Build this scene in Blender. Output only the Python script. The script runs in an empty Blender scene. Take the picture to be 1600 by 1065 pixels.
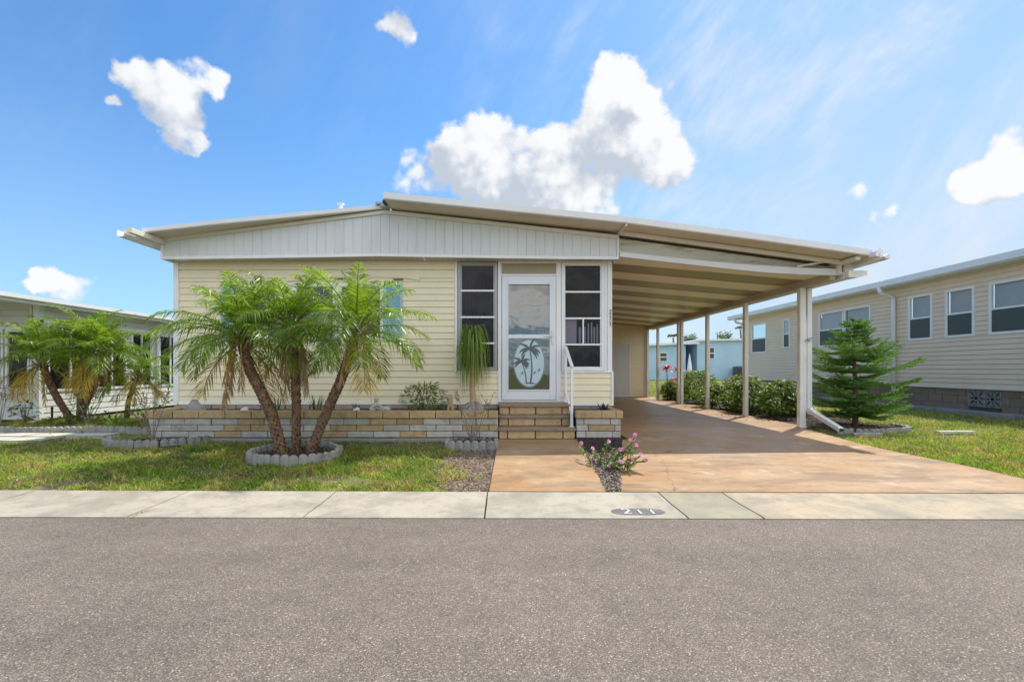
import bpy, math, random
import numpy as np
from mathutils import Vector, Matrix, noise as mnoise

# ------------------------------------------------------------------ camera, sky, sun, exposure
scene = bpy.context.scene
C = scene.collection
R = math.radians
F = 750.0                       # focal length in photograph pixels
CAM_Z = 1.05
EXPOSURE = 1.15
SKY_STRENGTH = 0.15
SUN_STRENGTH = 2.3

cam_data = bpy.data.cameras.new('camera')
cam = bpy.data.objects.new('camera', cam_data)
C.objects.link(cam)
cam.location = (0, 0, CAM_Z)
cam.rotation_euler = (R(90), 0, 0)
cam_data.sensor_width = 36
cam_data.lens = F / 1600 * 36
cam_data.shift_x = 14 / 1600
cam_data.shift_y = 43.5 / 1600
cam_data.clip_start = 0.05
cam_data.clip_end = 2000
scene.camera = cam

SUN_DIR = Vector((1.14, 1.2, 2.79)).normalized()      # towards the sun
sun_data = bpy.data.lights.new('sun', 'SUN')
sun_data.energy = SUN_STRENGTH
sun_data.angle = R(0.5)
sun_data.color = (1.0, 0.94, 0.84)
sun = bpy.data.objects.new('sun', sun_data)
C.objects.link(sun)
sun.location = (10, 10, 25)
sun.rotation_euler = SUN_DIR.to_track_quat('Z', 'Y').to_euler()

scene.view_settings.view_transform = 'Standard'
scene.view_settings.look = 'None'
scene.view_settings.gamma = 1
scene.view_settings.exposure = EXPOSURE
scene.render.engine = 'CYCLES'
scene.cycles.use_denoising = True
scene.cycles.max_bounces = 8
scene.cycles.transparent_max_bounces = 12
scene.cycles.sample_clamp_indirect = 8


class Nodes:
    """tiny helper for building node trees"""
    def __init__(self, tree):
        self.t = tree
    def n(self, kind, props=None, **ins):
        nd = self.t.nodes.new(kind)
        for k, v in (props or {}).items():
            setattr(nd, k, v)
        for k, v in ins.items():
            key = int(k[1:]) if k[0] == 'i' and k[1:].isdigit() else k.replace('_', ' ')
            sock = nd.inputs[key]
            if isinstance(v, bpy.types.NodeSocket):
                self.t.links.new(v, sock)
            else:
                sock.default_value = v
        return nd
    def math(self, op, a, b=0.0, c=None, clamp=False):
        nd = self.n('ShaderNodeMath', {'operation': op, 'use_clamp': clamp}, i0=a, i1=b)
        if c is not None:
            if isinstance(c, bpy.types.NodeSocket): self.t.links.new(c, nd.inputs[2])
            else: nd.inputs[2].default_value = c
        return nd.outputs[0]
    def vmath(self, op, a, b=(0, 0, 0), scale=None):
        nd = self.n('ShaderNodeVectorMath', {'operation': op}, i0=a, i1=b)
        if scale is not None:
            nd.inputs['Scale'].default_value = scale
        return nd.outputs['Value'] if op in ('DISTANCE', 'DOT_PRODUCT', 'LENGTH') else nd.outputs[0]
    def noise(self, vec, scale, detail=4, rough=0.55, dist=0.0):
        return self.n('ShaderNodeTexNoise', None, Vector=vec, Scale=scale, Detail=detail, Roughness=rough, Distortion=dist)
    def smooth(self, val, a, b, lo=0.0, hi=1.0):
        nd = self.n('ShaderNodeMapRange', {'interpolation_type': 'SMOOTHSTEP'}, i0=val, i1=a, i2=b, i3=lo, i4=hi)
        return nd.outputs[0]
    def mix(self, fac, a, b, blend='MIX'):
        nd = self.t.nodes.new('ShaderNodeMix')
        nd.data_type = 'RGBA'; nd.blend_type = blend
        for idx, v in ((0, fac), (6, a), (7, b)):
            s = nd.inputs[idx]
            if isinstance(v, bpy.types.NodeSocket): self.t.links.new(v, s)
            elif idx == 0: s.default_value = v
            else: s.default_value = (*v[:3], 1)
        return nd.outputs[2]


def view_dir(px, py):
    return Vector(((px - 786) / F, 1.0, (576 - py) / F)).normalized()


def build_world():
    w = bpy.data.worlds.new('World')
    scene.world = w
    w.use_nodes = True
    t = w.node_tree
    t.nodes.clear()
    N = Nodes(t)
    out = t.nodes.new('ShaderNodeOutputWorld')
    bg = t.nodes.new('ShaderNodeBackground')
    bg.inputs['Strength'].default_value = SKY_STRENGTH
    t.links.new(bg.outputs[0], out.inputs[0])
    sky = t.nodes.new('ShaderNodeTexSky')
    sky.sky_type = 'NISHITA'
    sky.sun_disc = False
    sky.sun_elevation = math.asin(SUN_DIR.z)
    sky.sun_rotation = math.atan2(SUN_DIR.x, SUN_DIR.y)
    sky.air_density = 1.0
    sky.dust_density = 0.6
    sky.ozone_density = 2.0
    g = 1.0 / (SKY_STRENGTH * 2 ** EXPOSURE)             # background colour that renders as white
    d = t.nodes.new('ShaderNodeTexCoord').outputs['Generated']
    sep = N.n('ShaderNodeSeparateXYZ', None, Vector=d)
    dx, dy, dz = sep.outputs
    base = N.mix(1.0, sky.outputs[0], SKY_TINT, 'MULTIPLY')
    # pale veil: towards the horizon and towards the sun's side
    veil = N.math('MULTIPLY_ADD', N.smooth(dz, 0.0, 0.5, 0.42, 0.0), 1.0,
                  N.math('MULTIPLY', N.smooth(dx, -0.12, 0.6, 0.0, 0.68), N.smooth(dz, 0.0, 0.9, 1.0, 0.5)))
    stretch = N.vmath('MULTIPLY', d, (1.6, 1.6, 4.5))
    rot = N.vmath('MULTIPLY', N.n('ShaderNodeVectorRotate', {'rotation_type': 'Y_AXIS'}, Vector=d, Angle=R(52)).outputs[0], (1.5, 2.0, 5.0))
    cir = N.noise(rot, 1.3, 9, 0.68, 0.5).outputs[0]
    cirf = N.math('MULTIPLY', N.smooth(cir, 0.36, 0.72, 0.0, 0.80), N.smooth(dx, -0.2, 0.35, 0.10, 1.0))
    base = N.mix(N.math('MULTIPLY', veil, 0.9, clamp=True), base, (0.61 * g, 0.745 * g, 0.90 * g))
    soft = N.noise(d, 4.2, 8, 0.62, 0.8).outputs[0]
    cirf = N.math('MULTIPLY', cirf, N.smooth(soft, 0.36, 0.62, 0.25, 1.0))
    base = N.mix(cirf, base, (0.82 * g, 0.875 * g, 0.95 * g))
    # cumulus: a sum of round puffs at fixed compass directions, torn by noise
    w1 = N.vmath('SCALE', N.vmath('SUBTRACT', N.noise(d, 9.0, 3, 0.5).outputs['Color'], (0.5, 0.5, 0.5)), scale=0.075)
    w2 = N.vmath('SCALE', N.vmath('SUBTRACT', N.noise(d, 30.0, 5, 0.6).outputs['Color'], (0.5, 0.5, 0.5)), scale=0.030)
    p = N.vmath('ADD', d, N.vmath('ADD', w1, w2))
    puffs = [(935, 118, 42), (985, 130, 42), (1012, 165, 30), (955, 175, 55), (1000, 215, 60), (945, 235, 55), (1062, 248, 36),
             (1030, 258, 52), (900, 262, 50), (862, 225, 26), (792, 216, 40), (742, 212, 34), (700, 246, 32), (760, 255, 58), (832, 262, 45),
             (722, 280, 46), (800, 300, 55), (880, 310, 48), (930, 325, 40), (645, 276, 31),
             (245, 140, 36), (270, 172, 34), (300, 122, 34), (330, 130, 22), (288, 215, 36), (232, 108, 22), (190, 103, 17), (180, 141, 13), (252, 190, 24), (275, 228, 22),
             (622, 14, 32), (602, 38, 21), (632, 52, 19), (85, 440, 24), (122, 448, 22), (55, 436, 12),
             (1545, 262, 38), (1590, 245, 44), (1508, 285, 26), (1570, 290, 30), (1328, 310, 20), (1390, 330, 15), (1360, 345, 13)]
    def puff_field(v):
        total = None
        for (px, py, r) in puffs:
            c = view_dir(px, py)
            rr = r / F * c.y * 1.7
            m = N.smooth(N.vmath('DISTANCE', v, tuple(c)), rr, 0.0)
            total = m if total is None else N.math('ADD', total, m)
        return total
    field = puff_field(p)
    above = puff_field(N.vmath('ADD', p, (0.020, 0.004, 0.034)))
    fine = N.noise(d, 22.0, 9, 0.66).outputs[0]
    wisp = N.noise(d, 9.0, 8, 0.62, 0.4).outputs[0]
    b1 = N.n('ShaderNodeTexVoronoi', {'feature': 'SMOOTH_F1'}, Vector=N.vmath('ADD', d, w2), Scale=19.0, Smoothness=0.35).outputs['Distance']
    b2 = N.n('ShaderNodeTexVoronoi', {'feature': 'SMOOTH_F1'}, Vector=N.vmath('ADD', d, w2), Scale=46.0, Smoothness=0.3).outputs['Distance']
    billow = N.math('ADD', N.math('SUBTRACT', 0.42, b1), N.math('MULTIPLY', N.math('SUBTRACT', 0.42, b2), 0.5))
    torn = N.math('ADD', N.math('MULTIPLY', N.math('SUBTRACT', fine, 0.5), 1.0), N.math('MULTIPLY', N.math('SUBTRACT', wisp, 0.5), 1.3))
    torn = N.math('ADD', torn, N.math('MULTIPLY', billow, 0.75))
    dens = N.smooth(N.math('ADD', N.math('MINIMUM', field, 1.3), torn), 0.42, 0.98)
    # the half of the sky behind the viewer: broken fair-weather cumulus added to light the shaded fronts; it shows in the glass too
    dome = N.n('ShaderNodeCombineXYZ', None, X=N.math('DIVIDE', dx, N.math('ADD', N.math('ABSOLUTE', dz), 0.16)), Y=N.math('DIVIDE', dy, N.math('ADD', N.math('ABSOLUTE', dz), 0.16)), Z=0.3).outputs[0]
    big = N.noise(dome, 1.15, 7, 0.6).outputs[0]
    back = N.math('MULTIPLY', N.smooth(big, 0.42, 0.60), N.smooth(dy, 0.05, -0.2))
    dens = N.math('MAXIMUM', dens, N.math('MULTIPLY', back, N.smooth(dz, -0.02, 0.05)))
    lump = N.noise(d, 14.0, 6, 0.6).outputs[0]
    sh = N.math('MULTIPLY_ADD', N.math('SUBTRACT', field, above), 0.40, 0.50)
    sh = N.math('ADD', sh, N.math('SUBTRACT', N.math('MULTIPLY', N.math('ADD', N.math('SUBTRACT', lump, 0.5), N.math('MULTIPLY', billow, 0.45)), 1.5), N.math('MULTIPLY', N.smooth(field, 1.0, 3.0), 0.22)))
    cl = N.mix(N.smooth(sh, 0.10, 0.78), (0.57 * g, 0.63 * g, 0.715 * g), (0.985 * g, 0.99 * g, 1.0 * g))
    # these unseen clouds are brightened on purpose, as fill for the shaded fronts
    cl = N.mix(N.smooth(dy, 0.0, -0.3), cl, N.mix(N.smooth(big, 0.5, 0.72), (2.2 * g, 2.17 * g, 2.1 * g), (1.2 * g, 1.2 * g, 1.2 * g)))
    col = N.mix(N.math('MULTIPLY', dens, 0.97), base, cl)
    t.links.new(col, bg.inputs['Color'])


SKY_TINT = (0.29, 0.48, 0.61)
build_world()

# ------------------------------------------------------------------ mesh helpers
OFF = {}


class MB:
    """collects faces and links them as ONE mesh object"""
    def __init__(self):
        self.v, self.f, self.m = [], [], []
    def add(self, vs, fs, m=0):
        o = len(self.v)
        self.v.extend(tuple(x) for x in vs)
        for f in fs:
            self.f.append(tuple(i + o for i in f)); self.m.append(m)
    def quad(self, a, b, c, d, m=0):
        self.add((a, b, c, d), ((0, 1, 2, 3),), m)
    def box(self, x0, x1, y0, y1, z0, z1, m=0):
        self.add([(x0, y0, z0), (x1, y0, z0), (x1, y1, z0), (x0, y1, z0), (x0, y0, z1), (x1, y0, z1), (x1, y1, z1), (x0, y1, z1)],
                 [(0, 3, 2, 1), (4, 5, 6, 7), (0, 1, 5, 4), (1, 2, 6, 5), (2, 3, 7, 6), (3, 0, 4, 7)], m)
    def prism(self, poly, to3, c0, c1, m=0):
        """poly: 2-D outline, to3(a, b, c) -> point, extruded from c0 to c1"""
        n = len(poly)
        vs = [to3(a, b, c0) for a, b in poly] + [to3(a, b, c1) for a, b in poly]
        fs = [tuple(range(n)), tuple(range(2 * n - 1, n - 1, -1))]
        fs += [(i, (i + 1) % n, n + (i + 1) % n, n + i) for i in range(n)]
        self.add(vs, fs, m)
    def bar(self, p0, p1, w, h, up=(0, 0, 1), m=0):
        p0, p1, up = Vector(p0), Vector(p1), Vector(up)
        d = (p1 - p0).normalized()
        s = d.cross(up)
        if s.length < 1e-4: s = d.cross(Vector((0, 1, 0)))
        s.normalize(); u = s.cross(d).normalized()
        s *= w / 2; u *= h / 2
        vs = [p + a * s + b * u for p in (p0, p1) for a, b in ((-1, -1), (1, -1), (1, 1), (-1, 1))]
        self.add(vs, [(0, 1, 2, 3), (7, 6, 5, 4), (0, 4, 5, 1), (1, 5, 6, 2), (2, 6, 7, 3), (3, 7, 4, 0)], m)
    def tube(self, pts, radii, n=8, m=0, cap=True):
        pts = [Vector(p) for p in pts]
        if not hasattr(radii, '__len__'): radii = [radii] * len(pts)
        o = len(self.v); ref = None
        for i, p in enumerate(pts):
            d = (pts[min(i + 1, len(pts) - 1)] - pts[max(i - 1, 0)]).normalized()
            if ref is None:
                ref = d.orthogonal().normalized()
            ref = (ref - d * ref.dot(d)).normalized()
            b = d.cross(ref)
            for k in range(n):
                a = 2 * math.pi * k / n
                self.v.append(tuple(p + (ref * math.cos(a) + b * math.sin(a)) * radii[i]))
        for i in range(len(pts) - 1):
            for k in range(n):
                k2 = (k + 1) % n
                self.f.append((o + i * n + k, o + i * n + k2, o + (i + 1) * n + k2, o + (i + 1) * n + k)); self.m.append(m)
        if cap:
            self.f.append(tuple(o + k for k in range(n - 1, -1, -1))); self.m.append(m)
            e = o + (len(pts) - 1) * n
            self.f.append(tuple(e + k for k in range(n))); self.m.append(m)
    def lathe(self, cx, cy, prof, n=12, m=0):
        self.tube([(cx, cy, z) for r, z in prof], [max(r, 1e-4) for r, z in prof], n, m)
    def ball(self, c, r, n=8, sc=(1, 1, 1), m=0):
        rings = []
        for i in range(n + 1):
            a = -math.pi / 2 + math.pi * i / n
            rings.append((math.cos(a), math.sin(a)))
        vs, fs = [], []
        k = n + 2
        for cr, s in rings:
            for j in range(k):
                b = 2 * math.pi * j / k
                vs.append((c[0] + r * sc[0] * cr * math.cos(b), c[1] + r * sc[1] * cr * math.sin(b), c[2] + r * sc[2] * s))
        for i in range(n):
            for j in range(k):
                fs.append((i * k + j, i * k + (j + 1) % k, (i + 1) * k + (j + 1) % k, (i + 1) * k + j))
        self.add(vs, fs, m)
    def leaf(self, p, d, side, L, W, droop=0.2, m=0, fold=0.0):
        """a narrow leaf blade: from p along d, width along side, tip bending down"""
        p, d, side = Vector(p), Vector(d), Vector(side)
        up = side.cross(d)
        mid = p + d * (L * 0.5) - Vector((0, 0, droop * L * 0.18))
        tip = p + d * L - Vector((0, 0, droop * L))
        s = side * (W / 2)
        o = len(self.v)
        self.v.extend(tuple(x) for x in (p - s * 0.35, p + s * 0.35, mid + s, mid - s, tip))
        self.f.append((o, o + 1, o + 2, o + 3)); self.m.append(m)
        self.f.append((o + 3, o + 2, o + 4)); self.m.append(m)
    def broad(self, p, d, side, L, W, droop=0.15, m=0):
        """a broad pointed leaf with a fold along the middle"""
        p, d, side = Vector(p), Vector(d), Vector(side)
        up = side.cross(d).normalized()
        q = lambda t, s, h: p + d * (L * t) + side * (W * s) + up * (W * h) - Vector((0, 0, droop * L * t * t))
        o = len(self.v)
        self.v.extend(tuple(x) for x in (q(0, 0, 0), q(.3, .42, .12), q(.65, .36, .12), q(1, 0, 0), q(.65, -.36, .12), q(.3, -.42, .12), q(.3, 0, 0), q(.65, 0, 0)))
        for f in ((0, 1, 6), (6, 1, 2, 7), (7, 2, 3), (0, 6, 5), (6, 7, 4, 5), (7, 3, 4)):
            self.f.append(tuple(o + i for i in f)); self.m.append(m)
    def build(self, name, mats, parent=None, loc=None, smooth=False, bevel=0.0):
        if not isinstance(mats, (list, tuple)): mats = [mats]
        off = OFF[parent.name] if parent else (loc or (0, 0, 0))
        me = bpy.data.meshes.new(name)
        vs = np.array(self.v, dtype=np.float64) - np.array(off)
        me.from_pydata(vs.tolist(), [], self.f)
        for mt in mats: me.materials.append(mt)
        if len(mats) > 1: me.polygons.foreach_set('material_index', self.m)
        if smooth: me.polygons.foreach_set('use_smooth', [True] * len(self.f))
        me.update()
        o = bpy.data.objects.new(name, me)
        C.objects.link(o)
        if parent: o.parent = parent
        elif loc: o.location = loc
        OFF[o.name] = tuple(off)
        if bevel:
            b = o.modifiers.new('bevel', 'BEVEL')
            b.width = bevel; b.segments = 2; b.limit_method = 'ANGLE'; b.angle_limit = R(40)
        return o


def thing(name, label, cat, loc, group=None):
    o = bpy.data.objects.new(name, None)
    o.empty_display_size = 0.1
    C.objects.link(o)
    o.location = loc
    OFF[o.name] = tuple(loc)
    return tag(o, label, cat, group)


def tag(o, label, cat, group=None):
    o['label'] = label; o['category'] = cat
    if group: o['group'] = group
    return o


def struct(o, kind='structure', label=None):
    o['kind'] = kind
    if label: o['label'] = label
    return o


def dup(root, loc, rz=0.0, label=None, scale=1.0):
    r = root.copy(); C.objects.link(r)
    r.location = loc; r.rotation_euler = (0, 0, rz); r.scale = (scale,) * 3
    if label: r['label'] = label
    for ch in list(root.children):
        c = ch.copy(); C.objects.link(c); c.parent = r
        for g in list(ch.children):
            q = g.copy(); C.objects.link(q); q.parent = c
    return r


def at(px, py, Y):
    return Vector(((px - 786) * Y / F, Y, CAM_Z + (576 - py) * Y / F))


def ground_at(px, py, z=0.0):
    Y = F * (CAM_Z - z) / (py - 576)
    return Vector(((px - 786) * Y / F, Y, z))

# ------------------------------------------------------------------ materials
MATS = {}


def mat(name, col, rough=0.6, var=0.12, vscale=3.0, bump=0.0, bscale=40.0, spec=0.5, metal=0.0, col2=None, c2lo=0.5, c2hi=0.7, c2scale=1.5,
        translucent=0.0, island=0.0, tcol=None, stretch=(1, 1, 1)):
    if name in MATS: return MATS[name]
    m = bpy.data.materials.new(name); MATS[name] = m
    m.use_nodes = True
    t = m.node_tree; N = Nodes(t)
    b = t.nodes['Principled BSDF']; out = t.nodes['Material Output']
    geo = t.nodes.new('ShaderNodeNewGeometry')
    pos = geo.outputs['Position']
    if stretch != (1, 1, 1): pos = N.vmath('MULTIPLY', pos, stretch)
    c = None
    n1 = N.noise(pos, vscale, 5, 0.6).outputs[0]
    k = N.n('ShaderNodeMapRange', None, i0=n1, i1=0.3, i2=0.7, i3=1 - var, i4=1 + var).outputs[0]
    src = tuple(col)
    if col2 is not None:
        f = N.smooth(N.noise(pos, c2scale, 7, 0.65).outputs[0], c2lo, c2hi)
        src = N.mix(f, col, col2)
    if island:
        rnd = geo.outputs['Random Per Island']
        k = N.math('MULTIPLY', k, N.n('ShaderNodeMapRange', None, i0=rnd, i1=0.0, i2=1.0, i3=1 - island, i4=1 + island).outputs[0])
    kc = N.n('ShaderNodeCombineXYZ', None, X=k, Y=k, Z=k).outputs[0]
    c = N.mix(1.0, src, kc, 'MULTIPLY')
    t.links.new(c, b.inputs['Base Color'])
    b.inputs['Roughness'].default_value = rough
    b.inputs['Metallic'].default_value = metal
    b.inputs['Specular IOR Level'].default_value = spec
    if bump:
        h = N.noise(pos, bscale, 6, 0.65).outputs[0]
        bn = N.n('ShaderNodeBump', None, Strength=min(1.0, bump), Distance=0.01 * max(1.0, bump), Height=h)
        t.links.new(bn.outputs[0], b.inputs['Normal'])
    if translucent:
        tr = t.nodes.new('ShaderNodeBsdfTranslucent')
        tc = N.mix(1.0, c, tcol or (1.5, 1.6, 0.8), 'MULTIPLY')
        t.links.new(tc, tr.inputs['Color'])
        mx = t.nodes.new('ShaderNodeMixShader'); mx.inputs[0].default_value = translucent
        t.links.new(b.outputs[0], mx.inputs[1]); t.links.new(tr.outputs[0], mx.inputs[2])
        t.links.new(mx.outputs[0], out.inputs[0])
    return m


def glass(name, tint=(0.75, 0.78, 0.8), refl=0.10, rough=0.01, blend=0.25):
    m = bpy.data.materials.new(name); MATS[name] = m
    m.use_nodes = True
    t = m.node_tree; N = Nodes(t); t.nodes.remove(t.nodes['Principled BSDF'])
    tr = t.nodes.new('ShaderNodeBsdfTransparent'); tr.inputs[0].default_value = (*tint, 1)
    gl = t.nodes.new('ShaderNodeBsdfGlossy'); gl.inputs['Roughness'].default_value = rough
    geo = t.nodes.new('ShaderNodeNewGeometry')
    bn = N.n('ShaderNodeBump', None, Strength=0.15, Distance=0.02, Height=N.noise(geo.outputs['Position'], 2.5, 2).outputs[0])
    t.links.new(bn.outputs[0], gl.inputs['Normal'])
    lw = N.n('ShaderNodeLayerWeight', None, Blend=blend).outputs['Fresnel']
    fac = N.math('ADD', lw, refl, clamp=True)
    mx = t.nodes.new('ShaderNodeMixShader')
    t.links.new(fac, mx.inputs[0]); t.links.new(tr.outputs[0], mx.inputs[1]); t.links.new(gl.outputs[0], mx.inputs[2])
    t.links.new(mx.outputs[0], t.nodes['Material Output'].inputs[0])
    return m


def mat_road():
    m = bpy.data.materials.new('road_asphalt'); m.use_nodes = True
    t = m.node_tree; N = Nodes(t); b = t.nodes['Principled BSDF']
    pos = t.nodes.new('ShaderNodeNewGeometry').outputs['Position']
    vor = N.n('ShaderNodeTexVoronoi', {'feature': 'F1'}, Vector=pos, Scale=150.0, Randomness=1.0)
    sepc = N.n('ShaderNodeSeparateColor', None, Color=vor.outputs['Color'])
    stone = N.mix(N.smooth(sepc.outputs[0], 0.0, 1.0), (0.15, 0.122, 0.095), (0.28, 0.232, 0.187))
    stone = N.mix(N.smooth(sepc.outputs[1], 0.93, 0.98), stone, (0.46, 0.39, 0.325))
    stone = N.mix(N.smooth(sepc.outputs[2], 0.88, 0.95), stone, (0.03, 0.03, 0.03))
    dist = N.smooth(vor.outputs['Distance'], 0.35, 0.75)
    c = N.mix(dist, stone, (0.125, 0.10, 0.08))
    big = N.noise(pos, 0.7, 5, 0.6).outputs[0]
    mid = N.noise(pos, 7.0, 5, 0.7).outputs[0]
    lane = N.noise(N.vmath('MULTIPLY', pos, (0.12, 1.6, 1.0)), 1.0, 4, 0.6).outputs[0]
    big = N.math('ADD', big, N.math('MULTIPLY', N.math('SUBTRACT', lane, 0.5), 0.8))
    k = N.math('ADD', N.n('ShaderNodeMapRange', None, i0=big, i1=0.3, i2=0.7, i3=0.85, i4=1.12).outputs[0],
               N.n('ShaderNodeMapRange', None, i0=mid, i1=0.3, i2=0.7, i3=-0.12, i4=0.12).outputs[0])
    kc = N.n('ShaderNodeCombineXYZ', None, X=k, Y=k, Z=k).outputs[0]
    t.links.new(N.mix(1.0, c, kc, 'MULTIPLY'), b.inputs['Base Color'])
    b.inputs['Roughness'].default_value = 0.85
    bn = N.n('ShaderNodeBump', {'invert': True}, Strength=0.55, Distance=0.006, Height=vor.outputs['Distance'])
    t.links.new(bn.outputs[0], b.inputs['Normal'])
    return m


def mat_driveway():
    m = bpy.data.materials.new('stained_driveway_concrete'); m.use_nodes = True
    t = m.node_tree; N = Nodes(t); b = t.nodes['Principled BSDF']
    pos = t.nodes.new('ShaderNodeNewGeometry').outputs['Position']
    flat = N.vmath('MULTIPLY', pos, (0.55, 1.6, 1.0))
    a = N.noise(pos, 1.3, 7, 0.65, 0.4).outputs[0]
    c = N.mix(N.smooth(a, 0.32, 0.7), (0.385, 0.210, 0.090), (0.46, 0.31, 0.178))
    s = N.noise(flat, 1.7, 9, 0.72, 0.8).outputs[0]
    c = N.mix(N.smooth(s, 0.46, 0.66, 0.0, 0.62), c, (0.205, 0.145, 0.10))
    s2 = N.noise(flat, 6.0, 8, 0.75).outputs[0]
    c = N.mix(N.smooth(s2, 0.52, 0.72, 0.0, 0.5), c, (0.15, 0.10, 0.07))
    p = N.noise(pos, 2.6, 6, 0.7).outputs[0]
    c = N.mix(N.smooth(p, 0.54, 0.70, 0.0, 0.65), c, (0.56, 0.42, 0.29))
    md = N.noise(pos, 9.0, 9, 0.78, 0.5).outputs[0]
    c = N.mix(N.smooth(md, 0.50, 0.70, 0.0, 0.55), c, (0.19, 0.115, 0.065))
    sp = N.noise(pos, 160, 3, 0.7).outputs[0]
    c = N.mix(N.smooth(sp, 0.55, 0.75, 0.0, 0.35), c, (0.2, 0.12, 0.07))
    # fine cracks
    wv = N.vmath('ADD', pos, N.vmath('SCALE', N.noise(pos, 1.6, 5, 0.6).outputs['Color'], scale=0.5))
    cr = N.n('ShaderNodeTexVoronoi', {'feature': 'DISTANCE_TO_EDGE'}, Vector=wv, Scale=0.42)
    c = N.mix(N.smooth(cr.outputs[0], 0.0, 0.0035, 0.7, 0.0), c, (0.09, 0.06, 0.04))
    t.links.new(c, b.inputs['Base Color'])
    t.links.new(N.smooth(s, 0.3, 0.7, 0.55, 0.36), b.inputs['Roughness'])
    bn = N.n('ShaderNodeBump', None, Strength=0.25, Distance=0.004, Height=N.noise(pos, 70, 6, 0.7).outputs[0])
    t.links.new(bn.outputs[0], b.inputs['Normal'])
    return m


def mat_kerb():
    m = bpy.data.materials.new('kerb_concrete'); m.use_nodes = True
    t = m.node_tree; N = Nodes(t); b = t.nodes['Principled BSDF']
    pos = t.nodes.new('ShaderNodeNewGeometry').outputs['Position']
    at_ = t.nodes.new('ShaderNodeAttribute'); at_.attribute_name = 'tone'
    a = N.noise(pos, 2.0, 8, 0.7, 0.3).outputs[0]
    c = N.mix(N.smooth(a, 0.40, 0.66, 0.0, 0.85), at_.outputs['Color'], (0.26, 0.235, 0.19))
    e = N.noise(pos, 7.5, 8, 0.75).outputs[0]
    c = N.mix(N.smooth(e, 0.48, 0.72, 0.0, 0.7), c, (0.22, 0.19, 0.155))
    g = N.noise(pos, 130, 4, 0.7).outputs[0]
    c = N.mix(N.smooth(g, 0.42, 0.70, 0.0, 0.6), c, (0.25, 0.22, 0.17))
    t.links.new(c, b.inputs['Base Color'])
    b.inputs['Roughness'].default_value = 0.85
    bn = N.n('ShaderNodeBump', None, Strength=0.3, Distance=0.004, Height=N.noise(pos, 90, 6, 0.7).outputs[0])
    t.links.new(bn.outputs[0], b.inputs['Normal'])
    return m


def mat_ground():
    m = bpy.data.materials.new('lawn_soil'); m.use_nodes = True
    t = m.node_tree; N = Nodes(t); b = t.nodes['Principled BSDF']
    pos = t.nodes.new('ShaderNodeNewGeometry').outputs['Position']
    a = N.noise(pos, 1.6, 7, 0.65, 0.3).outputs[0]
    c = N.mix(N.smooth(a, 0.46, 0.64), (0.16, 0.19, 0.05), (0.27, 0.215, 0.12))
    s = N.noise(pos, 60, 5, 0.75).outputs[0]
    c = N.mix(N.smooth(s, 0.42, 0.66, 0.0, 0.7), c, (0.07, 0.06, 0.03))
    s2 = N.noise(pos, 34, 4, 0.7).outputs[0]
    c = N.mix(N.smooth(s2, 0.58, 0.75, 0.0, 0.6), c, (0.30, 0.25, 0.15))
    # the bare sandy patch beside the walkway and at the foot of the planter
    bare = N.smooth(N.vmath('DISTANCE', N.vmath('MULTIPLY', N.vmath('ADD', pos, N.vmath('SCALE', N.noise(pos, 4, 5).outputs['Color'], scale=0.25)), (1.5, 0.62, 0)), (-0.10 * 1.5, 5.25 * 0.62, 0)), 0.5, 1.15, 1.0, 0.0)
    litter = N.mix(N.smooth(N.noise(pos, 32, 8, 0.8).outputs[0], 0.38, 0.64), (0.12, 0.08, 0.052), (0.40, 0.30, 0.215))
    c = N.mix(bare, c, litter)
    t.links.new(c, b.inputs['Base Color'])
    b.inputs['Roughness'].default_value = 0.95
    bn = N.n('ShaderNodeBump', None, Strength=0.8, Distance=0.02, Height=N.noise(pos, 45, 6, 0.75).outputs[0])
    t.links.new(bn.outputs[0], b.inputs['Normal'])
    return m


white_metal = mat('white_metal', (0.74, 0.75, 0.76), 0.45, 0.05, 2.0, col2=(0.60, 0.60, 0.58), c2lo=0.58, c2hi=0.8, c2scale=3.0)
trim_white = mat('white_trim', (0.80, 0.81, 0.82), 0.45, 0.04, 4.0)
gable_white = mat('weathered_white_panel', (0.66, 0.68, 0.69), 0.5, 0.04, 1.2, col2=(0.61, 0.62, 0.615), c2lo=0.5, c2hi=0.75, c2scale=2.5, stretch=(3, 1, 0.5))
cream_trim = mat('cream_trim', (0.72, 0.68, 0.58), 0.5, 0.06, 2.0)
roof_under = mat('tan_roof_underside', (0.66, 0.58, 0.46), 0.55, 0.06, 1.5, col2=(0.55, 0.47, 0.36), c2lo=0.5, c2hi=0.7, c2scale=1.2)
siding_cream = mat('cream_vinyl_siding', (0.84, 0.745, 0.53), 0.5, 0.05, 1.5, col2=(0.77, 0.675, 0.465), c2lo=0.55, c2hi=0.75, c2scale=1.0)
siding_beige = mat('beige_vinyl_siding', (0.78, 0.635, 0.49), 0.55, 0.04, 1.5)
siding_grey = mat('pale_grey_siding', (0.66, 0.66, 0.65), 0.55, 0.05, 1.5)
soffit_mat = mat('vented_soffit', (0.62, 0.57, 0.47), 0.6, 0.05, 2.0)
dirty_panel = mat('mildewed_white_panel', (0.80, 0.80, 0.70), 0.5, 0.06, 1.5, col2=(0.26, 0.24, 0.17), c2lo=0.50, c2hi=0.74, c2scale=1.6, stretch=(0.6, 1, 4.0))
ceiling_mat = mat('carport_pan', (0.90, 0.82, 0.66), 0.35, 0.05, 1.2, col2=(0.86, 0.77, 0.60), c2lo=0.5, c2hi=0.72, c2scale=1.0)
ceiling_tan = mat('carport_pan_olive', (0.29, 0.225, 0.10), 0.32, 0.06, 1.2, col2=(0.35, 0.28, 0.14), c2lo=0.5, c2hi=0.75, c2scale=0.9)
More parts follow.
